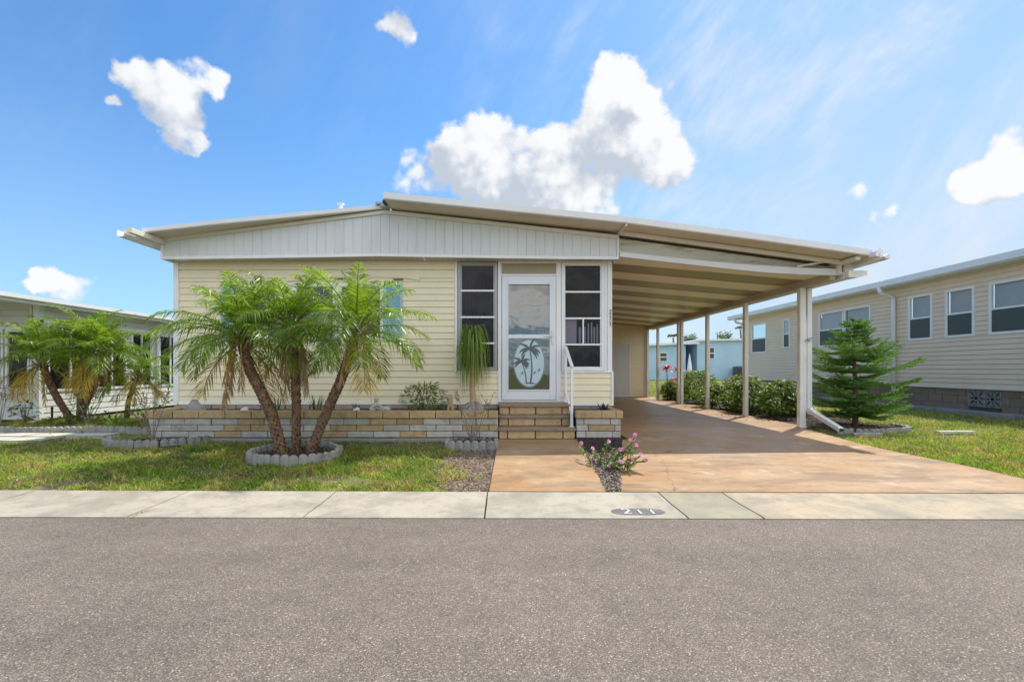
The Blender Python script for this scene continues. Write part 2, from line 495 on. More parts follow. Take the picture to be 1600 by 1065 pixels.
beam_mat = mat('grey_beam', (0.50, 0.46, 0.39), 0.5, 0.08, 2.0)
post_mat = mat('off_white_post', (0.78, 0.77, 0.73), 0.5, 0.07, 4.0, col2=(0.45, 0.42, 0.36), c2lo=0.6, c2hi=0.8, c2scale=5.0)
alu_dark = mat('grey_aluminium_frame', (0.36, 0.35, 0.34), 0.4, 0.06, 4.0, metal=0.3)
gold_stone = mat('golden_split_block', (0.47, 0.335, 0.18), 0.9, 0.16, 9.0, bump=1.6, bscale=28, col2=(0.33, 0.24, 0.15), c2lo=0.5, c2hi=0.72, c2scale=6.0, island=0.12)
grey_stone = mat('grey_split_block', (0.47, 0.44, 0.395), 0.9, 0.16, 9.0, bump=1.6, bscale=28, col2=(0.33, 0.31, 0.28), c2lo=0.5, c2hi=0.72, c2scale=6.0, island=0.12)
tan_stone = mat('tan_block', (0.40, 0.30, 0.21), 0.9, 0.14, 8.0, bump=1.2, bscale=26, island=0.1)
brown_stone = mat('brown_foundation_block', (0.25, 0.185, 0.135), 0.92, 0.14, 6.0, bump=1.2, bscale=24, island=0.08)
mortar = mat('dark_mortar', (0.10, 0.09, 0.08), 0.95, 0.15, 8.0)
tread_mat = mat('brown_step_slab', (0.30, 0.215, 0.15), 0.85, 0.18, 5.0, bump=0.6, col2=(0.16, 0.13, 0.10), c2lo=0.48, c2hi=0.68, c2scale=5.0)
concrete = mat('grey_concrete', (0.31, 0.30, 0.285), 0.9, 0.14, 7.0, bump=0.8, bscale=60, col2=(0.18, 0.17, 0.155), c2lo=0.5, c2hi=0.72, c2scale=6.0)
soil = mat('dark_soil', (0.055, 0.042, 0.032), 0.95, 0.3, 25.0, bump=1.5, bscale=50)
chip_mat = mat('bark_chip', (0.17, 0.115, 0.085), 0.9, 0.2, 30.0, island=0.7)
dark_chip = mat('dark_bark_chip', (0.075, 0.052, 0.04), 0.9, 0.2, 30.0, island=0.7)
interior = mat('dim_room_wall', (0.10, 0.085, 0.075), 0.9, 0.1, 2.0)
curtain_mat = mat('grey_curtain', (0.10, 0.09, 0.105), 0.9, 0.1, 4.0)
blind_mat = mat('white_blind', (0.62, 0.62, 0.62), 0.6, 0.05, 5.0)
shutter_mat = mat('turquoise_shutter', (0.29, 0.53, 0.58), 0.5, 0.06, 4.0)
olive_panel = mat('olive_transom', (0.34, 0.31, 0.20), 0.6, 0.06, 3.0)
decal_mat = mat('frosted_blue_decal', (0.50, 0.64, 0.70), 0.55, 0.04, 5.0)
decal_dark = mat('charcoal_decal', (0.10, 0.125, 0.13), 0.6, 0.05, 5.0)
chrome = mat('brushed_steel', (0.5, 0.5, 0.5), 0.3, 0.05, 5.0, metal=0.9)
black_mat = mat('black_paint', (0.02, 0.02, 0.02), 0.6, 0.1, 5.0)
door_paint = mat('storm_door_white', (0.72, 0.76, 0.80), 0.4, 0.03, 3.0)
blue_wall = mat('sky_blue_stucco', (0.40, 0.58, 0.72), 0.8, 0.06, 1.0)
roof_dark = mat('grey_roof_shingle', (0.22, 0.21, 0.20), 0.9, 0.15, 6.0)
palm_green = mat('palm_leaflet', (0.125, 0.20, 0.028), 0.34, 0.25, 2.5, island=0.5, translucent=0.45, tcol=(2.7, 2.6, 0.5), spec=0.5)
palm_yellow = mat('yellowing_leaflet', (0.46, 0.33, 0.05), 0.45, 0.2, 3.0, island=0.35, translucent=0.4, tcol=(1.3, 1.2, 0.6))
palm_dry = mat('dry_palm_straw', (0.46, 0.31, 0.17), 0.8, 0.2, 6.0, island=0.3)
rachis_mat = mat('palm_rachis', (0.17, 0.19, 0.06), 0.5, 0.15, 6.0)
bark = mat('palm_bark', (0.185, 0.11, 0.068), 0.95, 0.35, 16.0, bump=1.5, bscale=45, island=0.6)
wood = mat('grey_twig', (0.24, 0.20, 0.165), 0.9, 0.2, 12.0)
brown_wood = mat('pine_bark', (0.17, 0.105, 0.065), 0.9, 0.2, 15.0, bump=1.0)
pine_green = mat('pine_needle', (0.105, 0.19, 0.045), 0.5, 0.2, 3.0, island=0.35, translucent=0.35, tcol=(1.7, 2.0, 0.7))
bush_green = mat('bush_leaf', (0.10, 0.165, 0.035), 0.42, 0.2, 3.0, island=0.5, translucent=0.35, spec=0.4)
bush_light = mat('light_bush_leaf', (0.17, 0.24, 0.03), 0.4, 0.2, 3.0, island=0.35, translucent=0.4)
bush_brown = mat('faded_leaf', (0.22, 0.13, 0.06), 0.6, 0.2, 3.0, island=0.35, translucent=0.2)
dark_leaf = mat('dark_succulent', (0.045, 0.06, 0.045), 0.45, 0.2, 5.0, island=0.3)
red_leaf = mat('crimson_leaf', (0.50, 0.03, 0.05), 0.4, 0.2, 4.0, island=0.3, translucent=0.35, tcol=(1.5, 0.8, 0.8))
pink_petal = mat('pink_petal', (0.76, 0.36, 0.58), 0.5, 0.12, 20.0, island=0.2, translucent=0.3, tcol=(1.2, 0.9, 1.1))
grass_mat = mat('grass_blade', (0.21, 0.30, 0.035), 0.55, 0.3, 1.4, island=0.6, translucent=0.4, tcol=(1.5, 1.6, 0.6), col2=(0.40, 0.32, 0.12), c2lo=0.42, c2hi=0.62, c2scale=2.6)
white_stone = mat('white_shell', (0.75, 0.73, 0.70), 0.6, 0.1, 20.0)
statue_mat = mat('weathered_white_resin', (0.52, 0.51, 0.47), 0.75, 0.12, 25.0, bump=0.4, bscale=80, col2=(0.32, 0.30, 0.26), c2lo=0.5, c2hi=0.72, c2scale=18)
tan_resin = mat('tan_cast_stone', (0.36, 0.26, 0.14), 0.85, 0.15, 25.0, bump=0.6, bscale=70)
window_glass = glass('window_glass', (0.62, 0.62, 0.64), 0.05)
dark_glass = glass('smoked_glass', (0.50, 0.47, 0.54), 0.018, 0.01, 0.15)
sky_glass = glass('reflecting_glass', (0.8, 0.82, 0.84), 0.02, 0.01, 0.13)
door_glass = glass('storm_door_glass', (0.50, 0.52, 0.54), 0.20)
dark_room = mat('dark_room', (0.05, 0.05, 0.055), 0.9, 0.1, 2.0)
screen_mat = mat('insect_screen', (0.055, 0.075, 0.072), 0.5, 0.05, 30.0)
paint_grey = mat('grey_oval_paint', (0.13, 0.135, 0.135), 0.8, 0.2, 14.0, col2=(0.24, 0.235, 0.22), c2lo=0.52, c2hi=0.7, c2scale=12)
paint_white = mat('worn_white_paint', (0.56, 0.545, 0.51), 0.8, 0.2, 25.0, col2=(0.34, 0.33, 0.30), c2lo=0.5, c2hi=0.7, c2scale=22)
paver_mat = mat('pale_paver', (0.52, 0.50, 0.44), 0.9, 0.08, 4.0, bump=0.3, col2=(0.45, 0.42, 0.36), c2lo=0.52, c2hi=0.72, c2scale=4.0)
ac_mat = mat('dark_grey_grille', (0.10, 0.105, 0.11), 0.6, 0.1, 6.0)
road_mat, drive_mat, kerb_mat, ground_mat = mat_road(), mat_driveway(), mat_kerb(), mat_ground()
# ------------------------------------------------------------------ ground, road, kerb strip, driveway
def sheet(name, poly, z0, z1, m, kind='structure'):
    b = MB(); b.prism(poly, lambda a, c, h: (a, c, h), z0, z1)
    return struct(b.build(name, m), kind)

b = MB(); b.quad((-260, -120, -0.03), (260, -120, -0.03), (260, 420, -0.03), (-260, 420, -0.03))
struct(b.build('ground', ground_mat))
road_edge = lambda x: 3.375 - 0.0075 * x
lawn_edge = lambda x: 4.055 - 0.014 * x
sheet('road', [(-120, -9), (120, -9), (120, road_edge(7) - 0.05), (7, road_edge(7)), (-7, road_edge(-7)), (-120, road_edge(-7) + 0.1)], -0.06, -0.004, road_mat)

def kerb():
    rnd = random.Random(4)
    xs = [-14, -10.5, -7.9, -6.6, -5.3, -3.98, -2.66, -1.41, -0.13, 1.30, 1.83, 4.6, 7.4, 10.2, 14]
    tones = {8: (0.45, 0.405, 0.325), 9: (0.365, 0.33, 0.22), 10: (0.485, 0.39, 0.265), 11: (0.485, 0.385, 0.26), 12: (0.46, 0.37, 0.26)}
    bm_ = MB(); cols = []
    gap = 0.006
    for i in range(len(xs) - 1):
        x0, x1 = xs[i] + gap, xs[i + 1] - gap
        n = 4
        rows = [(-0.002, 0.0), (0.34, -0.012), (0.66, 0.004)]        # slight dish
        def P(x, t, z): return (x, road_edge(x) + t * (lawn_edge(x) - road_edge(x)) / 0.66, z)
        pr = [(0.004, -0.055), (0.0, 0.003), (0.05, 0.008), (0.34, 0.006), (0.64, 0.016), (0.655, 0.013), (0.656, -0.055)]
        vs = [P(x, t, z) for x in (x0, x1) for t, z in pr]
        k = len(pr)
        fs = [(j, j + k, j + k + 1, j + 1) for j in range(k - 1)] + [tuple(range(k)), tuple(range(2 * k - 1, k - 1, -1))]
        bm_.add(vs, fs)
        tone = tones.get(i, [q + v for v in [rnd.uniform(-.02, .02)] for q in (0.45, 0.395, 0.315)])
        cols += [tone] * len(fs)
    o = bm_.build('kerb_strip', kerb_mat)
    a = o.data.attributes.new('tone', 'FLOAT_COLOR', 'FACE')
    a.data.foreach_set('color', [c for t in cols for c in (*t, 1.0)])
    struct(o)
kerb()

drive_right = [(4.75, 4.02), (4.93, 4.55), (4.97, 5.3), (4.92, 6.0), (4.95, 6.6), (5.08, 7.4), (5.22, 8.2), (5.45, 8.9), (5.50, 12), (5.50, 17.72)]
sheet('driveway', [(0.995, lawn_edge(1) + .028)] + drive_right[:1] + drive_right[1:] + [(1.86, 17.72), (1.86, 7.12), (1.74, 7.02)], -0.05, 0.012, drive_mat)
sheet('front_walk', [(-0.118, lawn_edge(-.1) + .028), (0.885, lawn_edge(.9) + .028), (1.10, 7.10), (-0.065, 7.10)], -0.05, 0.012, drive_mat)

# ------------------------------------------------------------------ shared builders
def siding(mb, place, u0, u1, z0, z1, holes=(), lap=0.106, depth=0.011, m=0, top=None):
    """horizontal laps on a wall; place(u, z, out) -> point; holes are (u0, u1, z0, z1)"""
    n = int(math.ceil((z1 - z0) / lap - 1e-6))
    for i in range(n):
        a, c = z0 + i * lap, min(z0 + (i + 1) * lap, z1)
        cuts = sorted({a, c} | {z for h in holes for z in h[2:] if a < z < c})
        for s, e in zip(cuts, cuts[1:]):
            mid = (s + e) / 2
            segs = [(u0, u1)]
            for h in holes:
                if h[2] < mid < h[3]:
                    ns = []
                    for p, q in segs:
                        if h[1] <= p or h[0] >= q: ns.append((p, q)); continue
                        if h[0] > p: ns.append((p, h[0]))
                        if h[1] < q: ns.append((h[1], q))
                    segs = ns
            od = lambda z: depth * (1 - (z - a) / lap)
            if e == a + lap or (e == c and c < z1 - 1e-6):                 # the top tucks in behind the lap above
                e2 = e; e = e - .009
                for p, q in segs: mb.quad(place(p, e, od(e)), place(q, e, od(e)), place(q, e2, -.008), place(p, e2, -.008), m)
            for p, q in segs:
                mb.quad(place(p, s, od(s)), place(q, s, od(s)), place(q, e, od(e)), place(p, e, od(e)), m)
                if s == a:
                    mb.quad(place(p, s, -.008), place(q, s, -.008), place(q, s, od(s)), place(p, s, od(s)), m)

def pbox(mb, place, u0, u1, z0, z1, o0, o1, m=0):
    vs = [place(u, z, o) for o in (o0, o1) for u, z in ((u0, z0), (u1, z0), (u1, z1), (u0, z1))]
    mb.add(vs, [(0, 1, 2, 3), (7, 6, 5, 4), (0, 4, 5, 1), (1, 5, 6, 2), (2, 6, 7, 3), (3, 7, 4, 0)], m)

def ring(mb, place, u0, u1, z0, z1, w, o0, o1, m=0, wt=None, wb=None):
    wt = w if wt is None else wt; wb = w if wb is None else wb
    pbox(mb, place, u0, u0 + w, z0, z1, o0, o1, m); pbox(mb, place, u1 - w, u1, z0, z1, o0, o1, m)
    pbox(mb, place, u0 + w, u1 - w, z1 - wt, z1, o0, o1, m); pbox(mb, place, u0 + w, u1 - w, z0, z0 + wb, o0, o1, m)

def sheet_q(mb, place, u0, u1, z0, z1, o, m=0):
    mb.quad(place(u0, z0, o), place(u1, z0, o), place(u1, z1, o), place(u0, z1, o), m)

def ribbon(mb, place, pts, w, o, m=0, taper=None):
    """flat stroke along 2-D points on a wall or floor"""
    P = [Vector((a, c)) for a, c in pts]
    L, Rr = [], []
    for i, p in enumerate(P):
        d = (P[min(i + 1, len(P) - 1)] - P[max(i - 1, 0)]).normalized()
        nrm = Vector((-d.y, d.x)) * (w / 2) * (taper[i] if taper else 1)
        L.append(p + nrm); Rr.append(p - nrm)
    n = len(P)
    vs = [place(q.x, q.y, o) for q in L] + [place(q.x, q.y, o) for q in Rr]
    mb.add(vs, [(i, n + i, n + i + 1, i + 1) for i in range(n - 1)], m)

DIGITS = {'2': [(0.05, 0.78), (0.12, 0.93), (0.3, 1.0), (0.5, 1.0), (0.68, 0.92), (0.72, 0.76), (0.66, 0.6), (0.45, 0.38), (0.2, 0.16), (0.05, 0.04), (0.4, 0.04), (0.78, 0.04)],
          '1': [(0.18, 0.80), (0.32, 0.90), (0.40, 0.99), (0.40, 0.5), (0.40, 0.0)]}

# ------------------------------------------------------------------ the cream house
WY = 8.0
front = lambda u, z, o: (u, WY - o, z)
HX0, HX1 = -5.48, 1.82
house = thing('mobile_home', 'cream sided mobile home with white gable, glazed porch and raised roof in the centre', 'house', (-1.83, 8.0, 0))

ZT = 2.845
win_h = (-4.30, -1.99, 1.53, 2.47)
porch_holes = [win_h, (-0.76, 1.83, 1.02, ZT), (-0.08, 0.955, 0.4, ZT)]
b = MB()
siding(b, front, HX0 + .06, HX1 - .02, 0.49, 2.56, porch_holes)
siding(b, front, HX0 + .06, -0.76, 2.56, ZT, [], lap=0.143, depth=0.022)
for x, s in ((HX0, 1), (HX1, -1)):                                     # side walls
    sd = (lambda u, z, o, x=x, s=s: (x - o * s, u, z))
    siding(b, sd, 8.02, 18.0, 0.47, 2.85)
b.quad((HX0, 17.99, 0.3), (HX1, 17.99, 0.3), (HX1, 17.99, 2.86), (HX0, 17.99, 2.86))
b.build('siding', siding_cream, house)
# the sagging strip of siding over the window
b = MB()
pts = [(-3.6, 2.50), (-3.2, 2.545), (-2.7, 2.575), (-2.3, 2.585), (-1.95, 2.575), (-1.6, 2.55), (-1.38, 2.52)]
for (xa, za), (xb, zb) in zip(pts, pts[1:]):
    b.quad((xa, 7.972, za), (xb, 7.972, zb), (xb, 7.966, zb + .075), (xa, 7.966, za + .075))
    b.quad((xa, 7.990, za + .0), (xb, 7.990, zb + .0), (xb, 7.972, zb), (xa, 7.972, za))
b.build('loose_siding_strip', siding_cream, house)
b = MB()
for x0, x1, zz in ((-2.78, -2.66, 2.553), (-2.64, -2.52, 2.560), (-1.82, -1.66, 2.54)):
    b = MB(); b.box(x0, x1, 7.955, 7.985, zz - .013, zz)
    b.build('exposed_gap', mortar, house)
b = MB()
pbox(b, front, HX0, HX0 + .085, 0.47, ZT, 0.0, 0.028)
pbox(b, front, HX0 + .085, -0.08, 0.452, 0.492, 0.0, 0.024)
pbox(b, front, -0.80, -0.762, 1.0, ZT, 0.0, 0.026)
b.build('corner_trim', trim_white, house, bevel=.004)
# foundation skirting of tan block behind the planter
b = MB()
b.box(HX0 + .02, HX1 - .02, 8.02, 18, -0.02, 0.44, 1)
rnd = random.Random(3)
for r_ in range(4):
    z0 = 0.045 + r_ * 0.102; x = HX0 + .01 - (r_ % 2) * 0.2
    while x < -0.08:
        x0, x1 = max(x, HX0 + .01), min(x + .40, -0.08)
        if x1 - x0 > .03: b.box(x0 + .004, x1 - .004, 7.985 - rnd.random() * .006, 8.03, z0, z0 + .095)
        x += 0.41
b.build('foundation', [tan_stone, mortar], house, bevel=.004)

# gable panel of ribbed white metal
GY = 7.73
g_top = lambda x: (3.13 + (x + 5.485) / 3.585 * 0.456) if x < -1.9 else 3.586 - (x + 1.9) / 3.74 * 0.402
g_bot = lambda x: 2.83 + 0.05 * max(0.0, 1 - abs((x + 2.0) / 3.6)) ** 1.3
b = MB()
x = -5.485
while x < 1.84:
    x1 = min(x + 0.147, 1.845)
    for xa, xb, ya, yb in ((x, x1 - .02, 0, 0), (x1 - .018, x1 - .012, 0, .004), (x1 - .012, x1 - .006, .004, .004), (x1 - .006, x1, .004, 0)):
        b.quad((xa, GY + ya, g_bot(xa)), (xb, GY + yb, g_bot(xb)), (xb, GY + yb, g_top(xb) + .01), (xa, GY + ya, g_top(xa) + .01))
    x = x1
b.build('gable_panel', gable_white, house)
b = MB()
xs = [-5.49, -4.6, -3.7, -2.8, -2.0, -1.9, -1.0, 0, 1.0, 1.85]
for xa, xb in zip(xs, xs[1:]):                                          # bottom trim and top trim follow the panel
    for f, h0, h1, y0, y1 in ((g_bot, -.022, .024, GY - .02, GY - .004), (g_top, -.045, .012, GY - .03, GY - .004)):
        vs = [(xa, y0, f(xa) + h0), (xb, y0, f(xb) + h0), (xb, y0, f(xb) + h1), (xa, y0, f(xa) + h1),
              (xa, y1, f(xa) + h0), (xb, y1, f(xb) + h0), (xb, y1, f(xb) + h1), (xa, y1, f(xa) + h1)]
        b.add(vs, [(0, 1, 2, 3), (0, 4, 5, 1), (3, 2, 6, 7), (0, 3, 7, 4), (1, 5, 6, 2)], 0 if f is g_bot else 1)
b.box(-5.50, -5.465, GY - .022, GY + .3, 2.81, 3.12)
b.box(1.83, 1.862, GY - .022, GY + .3, 2.81, 3.19)
b.build('gable_trim', [trim_white, cream_trim], house)
b = MB()
rnd = random.Random(8)
x = -5.3
while x < 1.8:
    zz = g_bot(x) + .05
    b = MB(); b.box(x - .004, x + .004, GY - .007, GY - .001, zz - .004, zz + .004)
    b.build('screw_head', alu_dark, house)
    x += .294
# soffit between gable and wall
b = MB()
x = -5.48
while x < 1.84:
    x1 = min(x + .1, 1.845)
    f = lambda q: g_bot(q) - .012
    b.quad((x, GY - .003, f(x)), (x1 - .012, GY - .003, f(x1)), (x1 - .012, 8.03, ZT - .01 + f(x1) * 0), (x, 8.03, ZT - .01))
    b.quad((x1 - .012, GY - .003, f(x1) + .012), (x1, GY - .003, f(x1) + .012), (x1, 8.03, ZT + .002), (x1 - .012, 8.03, ZT + .002))
    x = x1
b.build('soffit', soffit_mat, house)

def roof_slab(mb, pts, yb, m=0, m_under=1):
    """pts: (x, z_top, thickness, y_front)"""
    for (xa, za, ta, ya), (xb, zb, tb, y2) in zip(pts, pts[1:]):
        mb.quad((xa, ya, za), (xb, y2, zb), (xb, yb, zb), (xa, yb, za), m)
        mb.quad((xa, ya, za - ta), (xa, yb, za - ta), (xb, yb, zb - tb), (xb, y2, zb - tb), m_under)
        mb.quad((xa, ya, za - ta), (xb, y2, zb - tb), (xb, y2, zb), (xa, ya, za), m)
        mb.quad((xa, ya + .02, za - ta - .014), (xb, y2 + .02, zb - tb - .014), (xb, y2, zb - tb), (xa, ya, za - ta), m)
    for x, z, t_, y in (pts[0], pts[-1]):
        mb.quad((x, y, z - t_), (x, y, z), (x, yb, z), (x, yb, z - t_), m)
b = MB()
roof_slab(b, [(-5.50, 3.192, .058, 7.31), (-4.4, 3.345, .06, 7.40), (-3.2, 3.505, .06, 7.53), (-2.4, 3.61, .06, 7.62), (-1.86, 3.685, .06, 7.67)], 18.0)
roof_l = b.build('left_roof', [white_metal, roof_under], house)
roof_l['label'] = 'lower left half of the white metal roof'
b = MB()
roof_slab(b, [(-1.80, 3.705, .09, 7.21), (0.0, 3.525, .09, 7.21), (1.80, 3.345, .09, 7.21), (3.7, 3.10, .09, 7.21), (5.61, 2.832, .085, 7.21)], 18.0)
roof_r = b.build('raised_roof', [white_metal, roof_under], house)
roof_r['label'] = 'raised right half of the white metal roof reaching over the carport'
b = MB()
for (x, z) in ((1.86, 3.337),):
    b.box(x - .012, x + .012, 7.235, 7.72, z - .135, z - .10)
    b.bar((1.855, 7.24, 3.225), (1.855, 7.70, 3.215), .02, .03)
b.build('roof_seam', cream_trim, roof_r)
b = MB()
b.box(-1.93, -1.82, 7.55, 7.75, 3.60, 3.66); b.box(-1.86, -1.803, 7.40, 7.56, 3.615, 3.655, 1)
b.box(-2.02, -1.9, 7.60, 7.66, 3.655, 3.69)
b.build('ridge_bracket', [alu_dark, black_mat], house)
b = MB(); b.tube([(-2.62, 7.75, 3.64), (-2.62, 7.75, 3.70)], .035, 8); b.tube([(-2.62, 7.75, 3.70), (-2.62, 7.75, 3.715)], .06, 8)
b.build('roof_vent', white_metal, house)
# left eave: box beam and gutter whose front ends stick out
b = MB(); b.box(-5.515, -5.43, 7.02, 18, 3.04, 3.115)
b.build('eave_beam', cream_trim, house, bevel=.004)

def gutter(name, parent, x0, x1, y0, y1, z0, z1, m, flip=False):
    g = MB()
    w = x1 - x0
    prof = [(x0, z1), (x0, z0 + .02), (x0 + .02, z0), (x1 - .02, z0), (x1, z0 + .03), (x1 + .0, z1)]
    inner = [(x1 - .008, z1), (x1 - .008, z0 + .035), (x1 - .025, z0 + .008), (x0 + .024, z0 + .008), (x0 + .008, z0 + .024), (x0 + .008, z1)]
    g.prism(prof + inner, lambda a, c, h: (a, h, c), y0, y1)
    return g.build(name, m, parent)
gutter('gutter', house, -5.66, -5.545, 7.03, 18, 2.985, 3.085, white_metal)
gutter('gutter', house, 5.565, 5.67, 7.08, 17.9, 2.655, 2.765, post_mat)
b = MB()
b.prism([(5.52, 2.79), (5.56, 2.835), (5.61, 2.80), (5.63, 2.74), (5.58, 2.70), (5.50, 2.72)], lambda a, c, h: (a, h, c), 7.09, 7.22)
b.prism([(5.56, 2.69), (5.635, 2.735), (5.645, 2.655), (5.59, 2.655)], lambda a, c, h: (a, h, c), 7.0, 7.12)
b.build('bent_gutter_end', white_metal, house)

# window of the left front room
win = MB()
ring(win, front, *win_h[:2], win_h[2], win_h[3], .055, -.03, .03)
for u in (-3.50, -2.755):
    pbox(win, front, u - .075, u + .075, win_h[2] + .055, win_h[3] - .055, -.03, .026)
for u0, u1 in ((-4.245, -3.575), (-3.425, -2.83), (-2.68, -2.045)):
    pbox(win, front, u0, u1, 1.965, 1.995, -.025, .015)
w = win.build('window', trim_white, house, bevel=.004)
for u0, u1 in ((-4.245, -3.575), (-3.425, -2.83), (-2.68, -2.045)):
    b = MB(); sheet_q(b, front, u0, u1, 1.585, 2.415, -.01); b.build('pane', window_glass, w)
    b = MB()
    z = 1.60
    while z < 2.41:
        b.quad(front(u0 + .01, z, -.06), front(u1 - .01, z, -.06), front(u1 - .01, z + .026, -.085), front(u0 + .01, z + .026, -.085)); z += .043
    b.build('blind', blind_mat, w)
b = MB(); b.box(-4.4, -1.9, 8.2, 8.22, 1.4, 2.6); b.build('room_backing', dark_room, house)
for u0 in (-4.68, -1.975):
    b = MB()
    ring(b, front, u0, u0 + .30, 1.52, 2.48, .04, .0, .035)
    pbox(b, front, u0 + .04, u0 + .26, 1.985, 2.025, .002, .032)
    z = 1.565
    while z < 2.43:
        b.quad(front(u0 + .04, z, .028), front(u0 + .26, z, .028), front(u0 + .26, z + .032, .01), front(u0 + .04, z + .032, .01)); z += .032
    b.build('shutter', shutter_mat, house)

# glazed porch: posts, three bays
b = MB()
pbox(b, front, -0.085, -0.025, 0.452, 2.835, -.03, .02)
pbox(b, front, 0.885, 0.965, 0.452, 2.835, -.03, .02)
pbox(b, front, 1.685, 1.738, 1.0, 2.835, -.05, .012); pbox(b, front, 1.738, 1.768, 1.0, 2.835, -.05, .030); pbox(b, front, 1.768, 1.815, 1.0, 2.835, -.05, .018)
pbox(b, front, -0.025, 0.885, 2.595, 2.625, -.03, .024)
pbox(b, front, -0.025, 0.885, 2.805, 2.835, -.03, .018)
pbox(b, front, -0.025, 0.885, 0.44, 0.53, -.03, .016)
pbox(b, front, -0.762, -0.085, 0.985, 1.008, -.03, .024)
pbox(b, front, 0.965, 1.83, 0.985, 1.012, -.03, .036)
pbox(b, front, 1.80, 1.835, 0.44, 0.985, -.02, .036); pbox(b, front, 0.965, 1.80, 0.44, 0.475, -.02, .030)
b.build('porch_frame', trim_white, house, bevel=.003)
b = MB(); siding(b, lambda u, z, o: front(u, z, o + .012), 0.965, 1.80, 0.475, 0.985, lap=.106); b.build('knee_wall', siding_cream, house)
b = MB(); pbox(b, front, -0.025, 0.885, 2.625, 2.805, -.02, .004); b.build('transom_panel', olive_panel, house)

def porch_window(u0, u1, z0, z1, rows, frame_m, split=None):
    fr = MB()
    ring(fr, front, u0, u1, z0, z1, .045, -.03, .018)
    ring(fr, front, u0 + .045, u1 - .045, z0 + .045, z1 - .045, .02, -.025, .006)
    o = fr.build('porch_window', frame_m, house, bevel=.003)
    zs = [z0 + .065] + rows + [z1 - .065]
    for z in rows:
        ba = MB(); pbox(ba, front, u0 + .045, u1 - .045, z - .014, z + .014, -.02, .012); ba.build('glazing_bar', trim_white, o)
    if split:
        ba = MB(); pbox(ba, front, split - .011, split + .011, rows[0] + .014, rows[1] - .014, -.018, .010); ba.build('glazing_bar', trim_white, o)
    for a, c in zip(zs, zs[1:]):
        p = MB(); sheet_q(p, front, u0 + .06, u1 - .06, a, c, -.008); p.build('pane', dark_glass, o)
    return o
porch_window(-0.752, -0.095, 1.015, 2.83, [1.476, 1.91, 2.35], alu_dark)
porch_window(0.972, 1.683, 1.02, 2.83, [1.455, 1.89, 2.33], trim_white, split=1.335)

# storm door
door = MB()
du0, du1, dz0, dz1 = -0.018, 0.878, 0.535, 2.59
pbox(door, front, du0, du0 + .105, dz0, dz1, -.01, .036); pbox(door, front, du1 - .105, du1, dz0, dz1, -.01, .036)
pbox(door, front, du0 + .105, du1 - .105, 2.455, dz1, -.01, .035)
pbox(door, front, du0 + .105, du1 - .105, dz0, 0.70, -.01, .035)
pbox(door, front, du0 + .105, du1 - .105, 1.555, 1.62, -.01, .033)
ring(door, front, du0 + .085, du1 - .085, 0.685, 2.47, .022, .034, .046)
d = door.build('storm_door', door_paint, house, bevel=.004)
for z0, z1 in ((0.70, 1.555), (1.62, 2.455)):
    b = MB(); sheet_q(b, front, du0 + .1, du1 - .1, z0, z1, .012); b.build('pane', door_glass, d)
b = MB()
pbox(b, front, 0.80, 0.835, 1.45, 1.68, .036, .046); b.bar(front(0.818, 1.60, .07), front(0.70, 1.60, .075), .016, .02); b.bar(front(0.818, 1.60, .04), front(0.818, 1.60, .075), .02, .02)
b.tube([front(.818, 1.50, .045), front(.818, 1.50, .06)], .012, 8)
b.build('handle', chrome, d)
b = MB()
cu, cz, ru, rz = 0.435, 1.146, 0.262, 0.405
n = 40
el = lambda k, s, o: front(cu + ru * s * math.cos(2 * math.pi * k / n), cz + rz * s * math.sin(2 * math.pi * k / n), o)
b.add([el(k, 1.0, .0145) for k in range(n)], [tuple(range(n))], 0)
for k in range(n):
    b.quad(el(k, 0.985, .0165), el(k + 1, 0.985, .0165), el(k + 1, 0.955, .0165), el(k, 0.955, .0165), 1)
def frond2(u, z, ang, L, curve):
    pts, tp = [], []
    for i in range(9):
        t = i / 8
        a = ang + curve * t
        if i == 0: p = Vector((u, z))
        else: p = p + Vector((math.cos(a), math.sin(a))) * (L / 8)
        pts.append((p.x, p.y)); tp.append(0.25 + 1.2 * math.sin(math.pi * min(1, t * .9 + .08)))
    ribbon(b, front, pts, .026, .0170 + .0002 * (len(b.f) % 7), 1, tp)
for (u, z, bu, s) in ((0.445, 1.375, 0.455, 1.0), (0.31, 1.165, 0.385, 0.75)):
    pts = [(u + (bu - u) * t + .03 * s * math.sin(math.pi * t), z + (0.80 - z) * t) for t in [i / 8 for i in range(9)]]
    ribbon(b, front, pts, .024 * s, .0172, 1, [0.7 + .06 * i for i in range(9)])
    for ang, cv in ((85, -35), (55, -75), (25, -85), (0, -70), (125, 50), (155, 80), (180, 75), (-30, -40)):
        frond2(u, z, R(ang), .20 * s, R(cv))
for (u, z) in ((0.32, 0.98), (0.525, 0.985), (0.60, 1.03)):
    ribbon(b, front, [(u - .02, z - .03), (u, z), (u + .012, z + .03)], .02, .0174, 1, [.3, 1, .4])
    ribbon(b, front, [(u, z), (u + .025, z - .005)], .014, .0176, 1, [1, .3])
b.prism([(0.36, .80), (.55, .80), (.50, .822), (.40, .822)], lambda a, c, h: front(a, c, h), .0166, .0178, 1)
b.build('decal', [decal_mat, decal_dark], d)
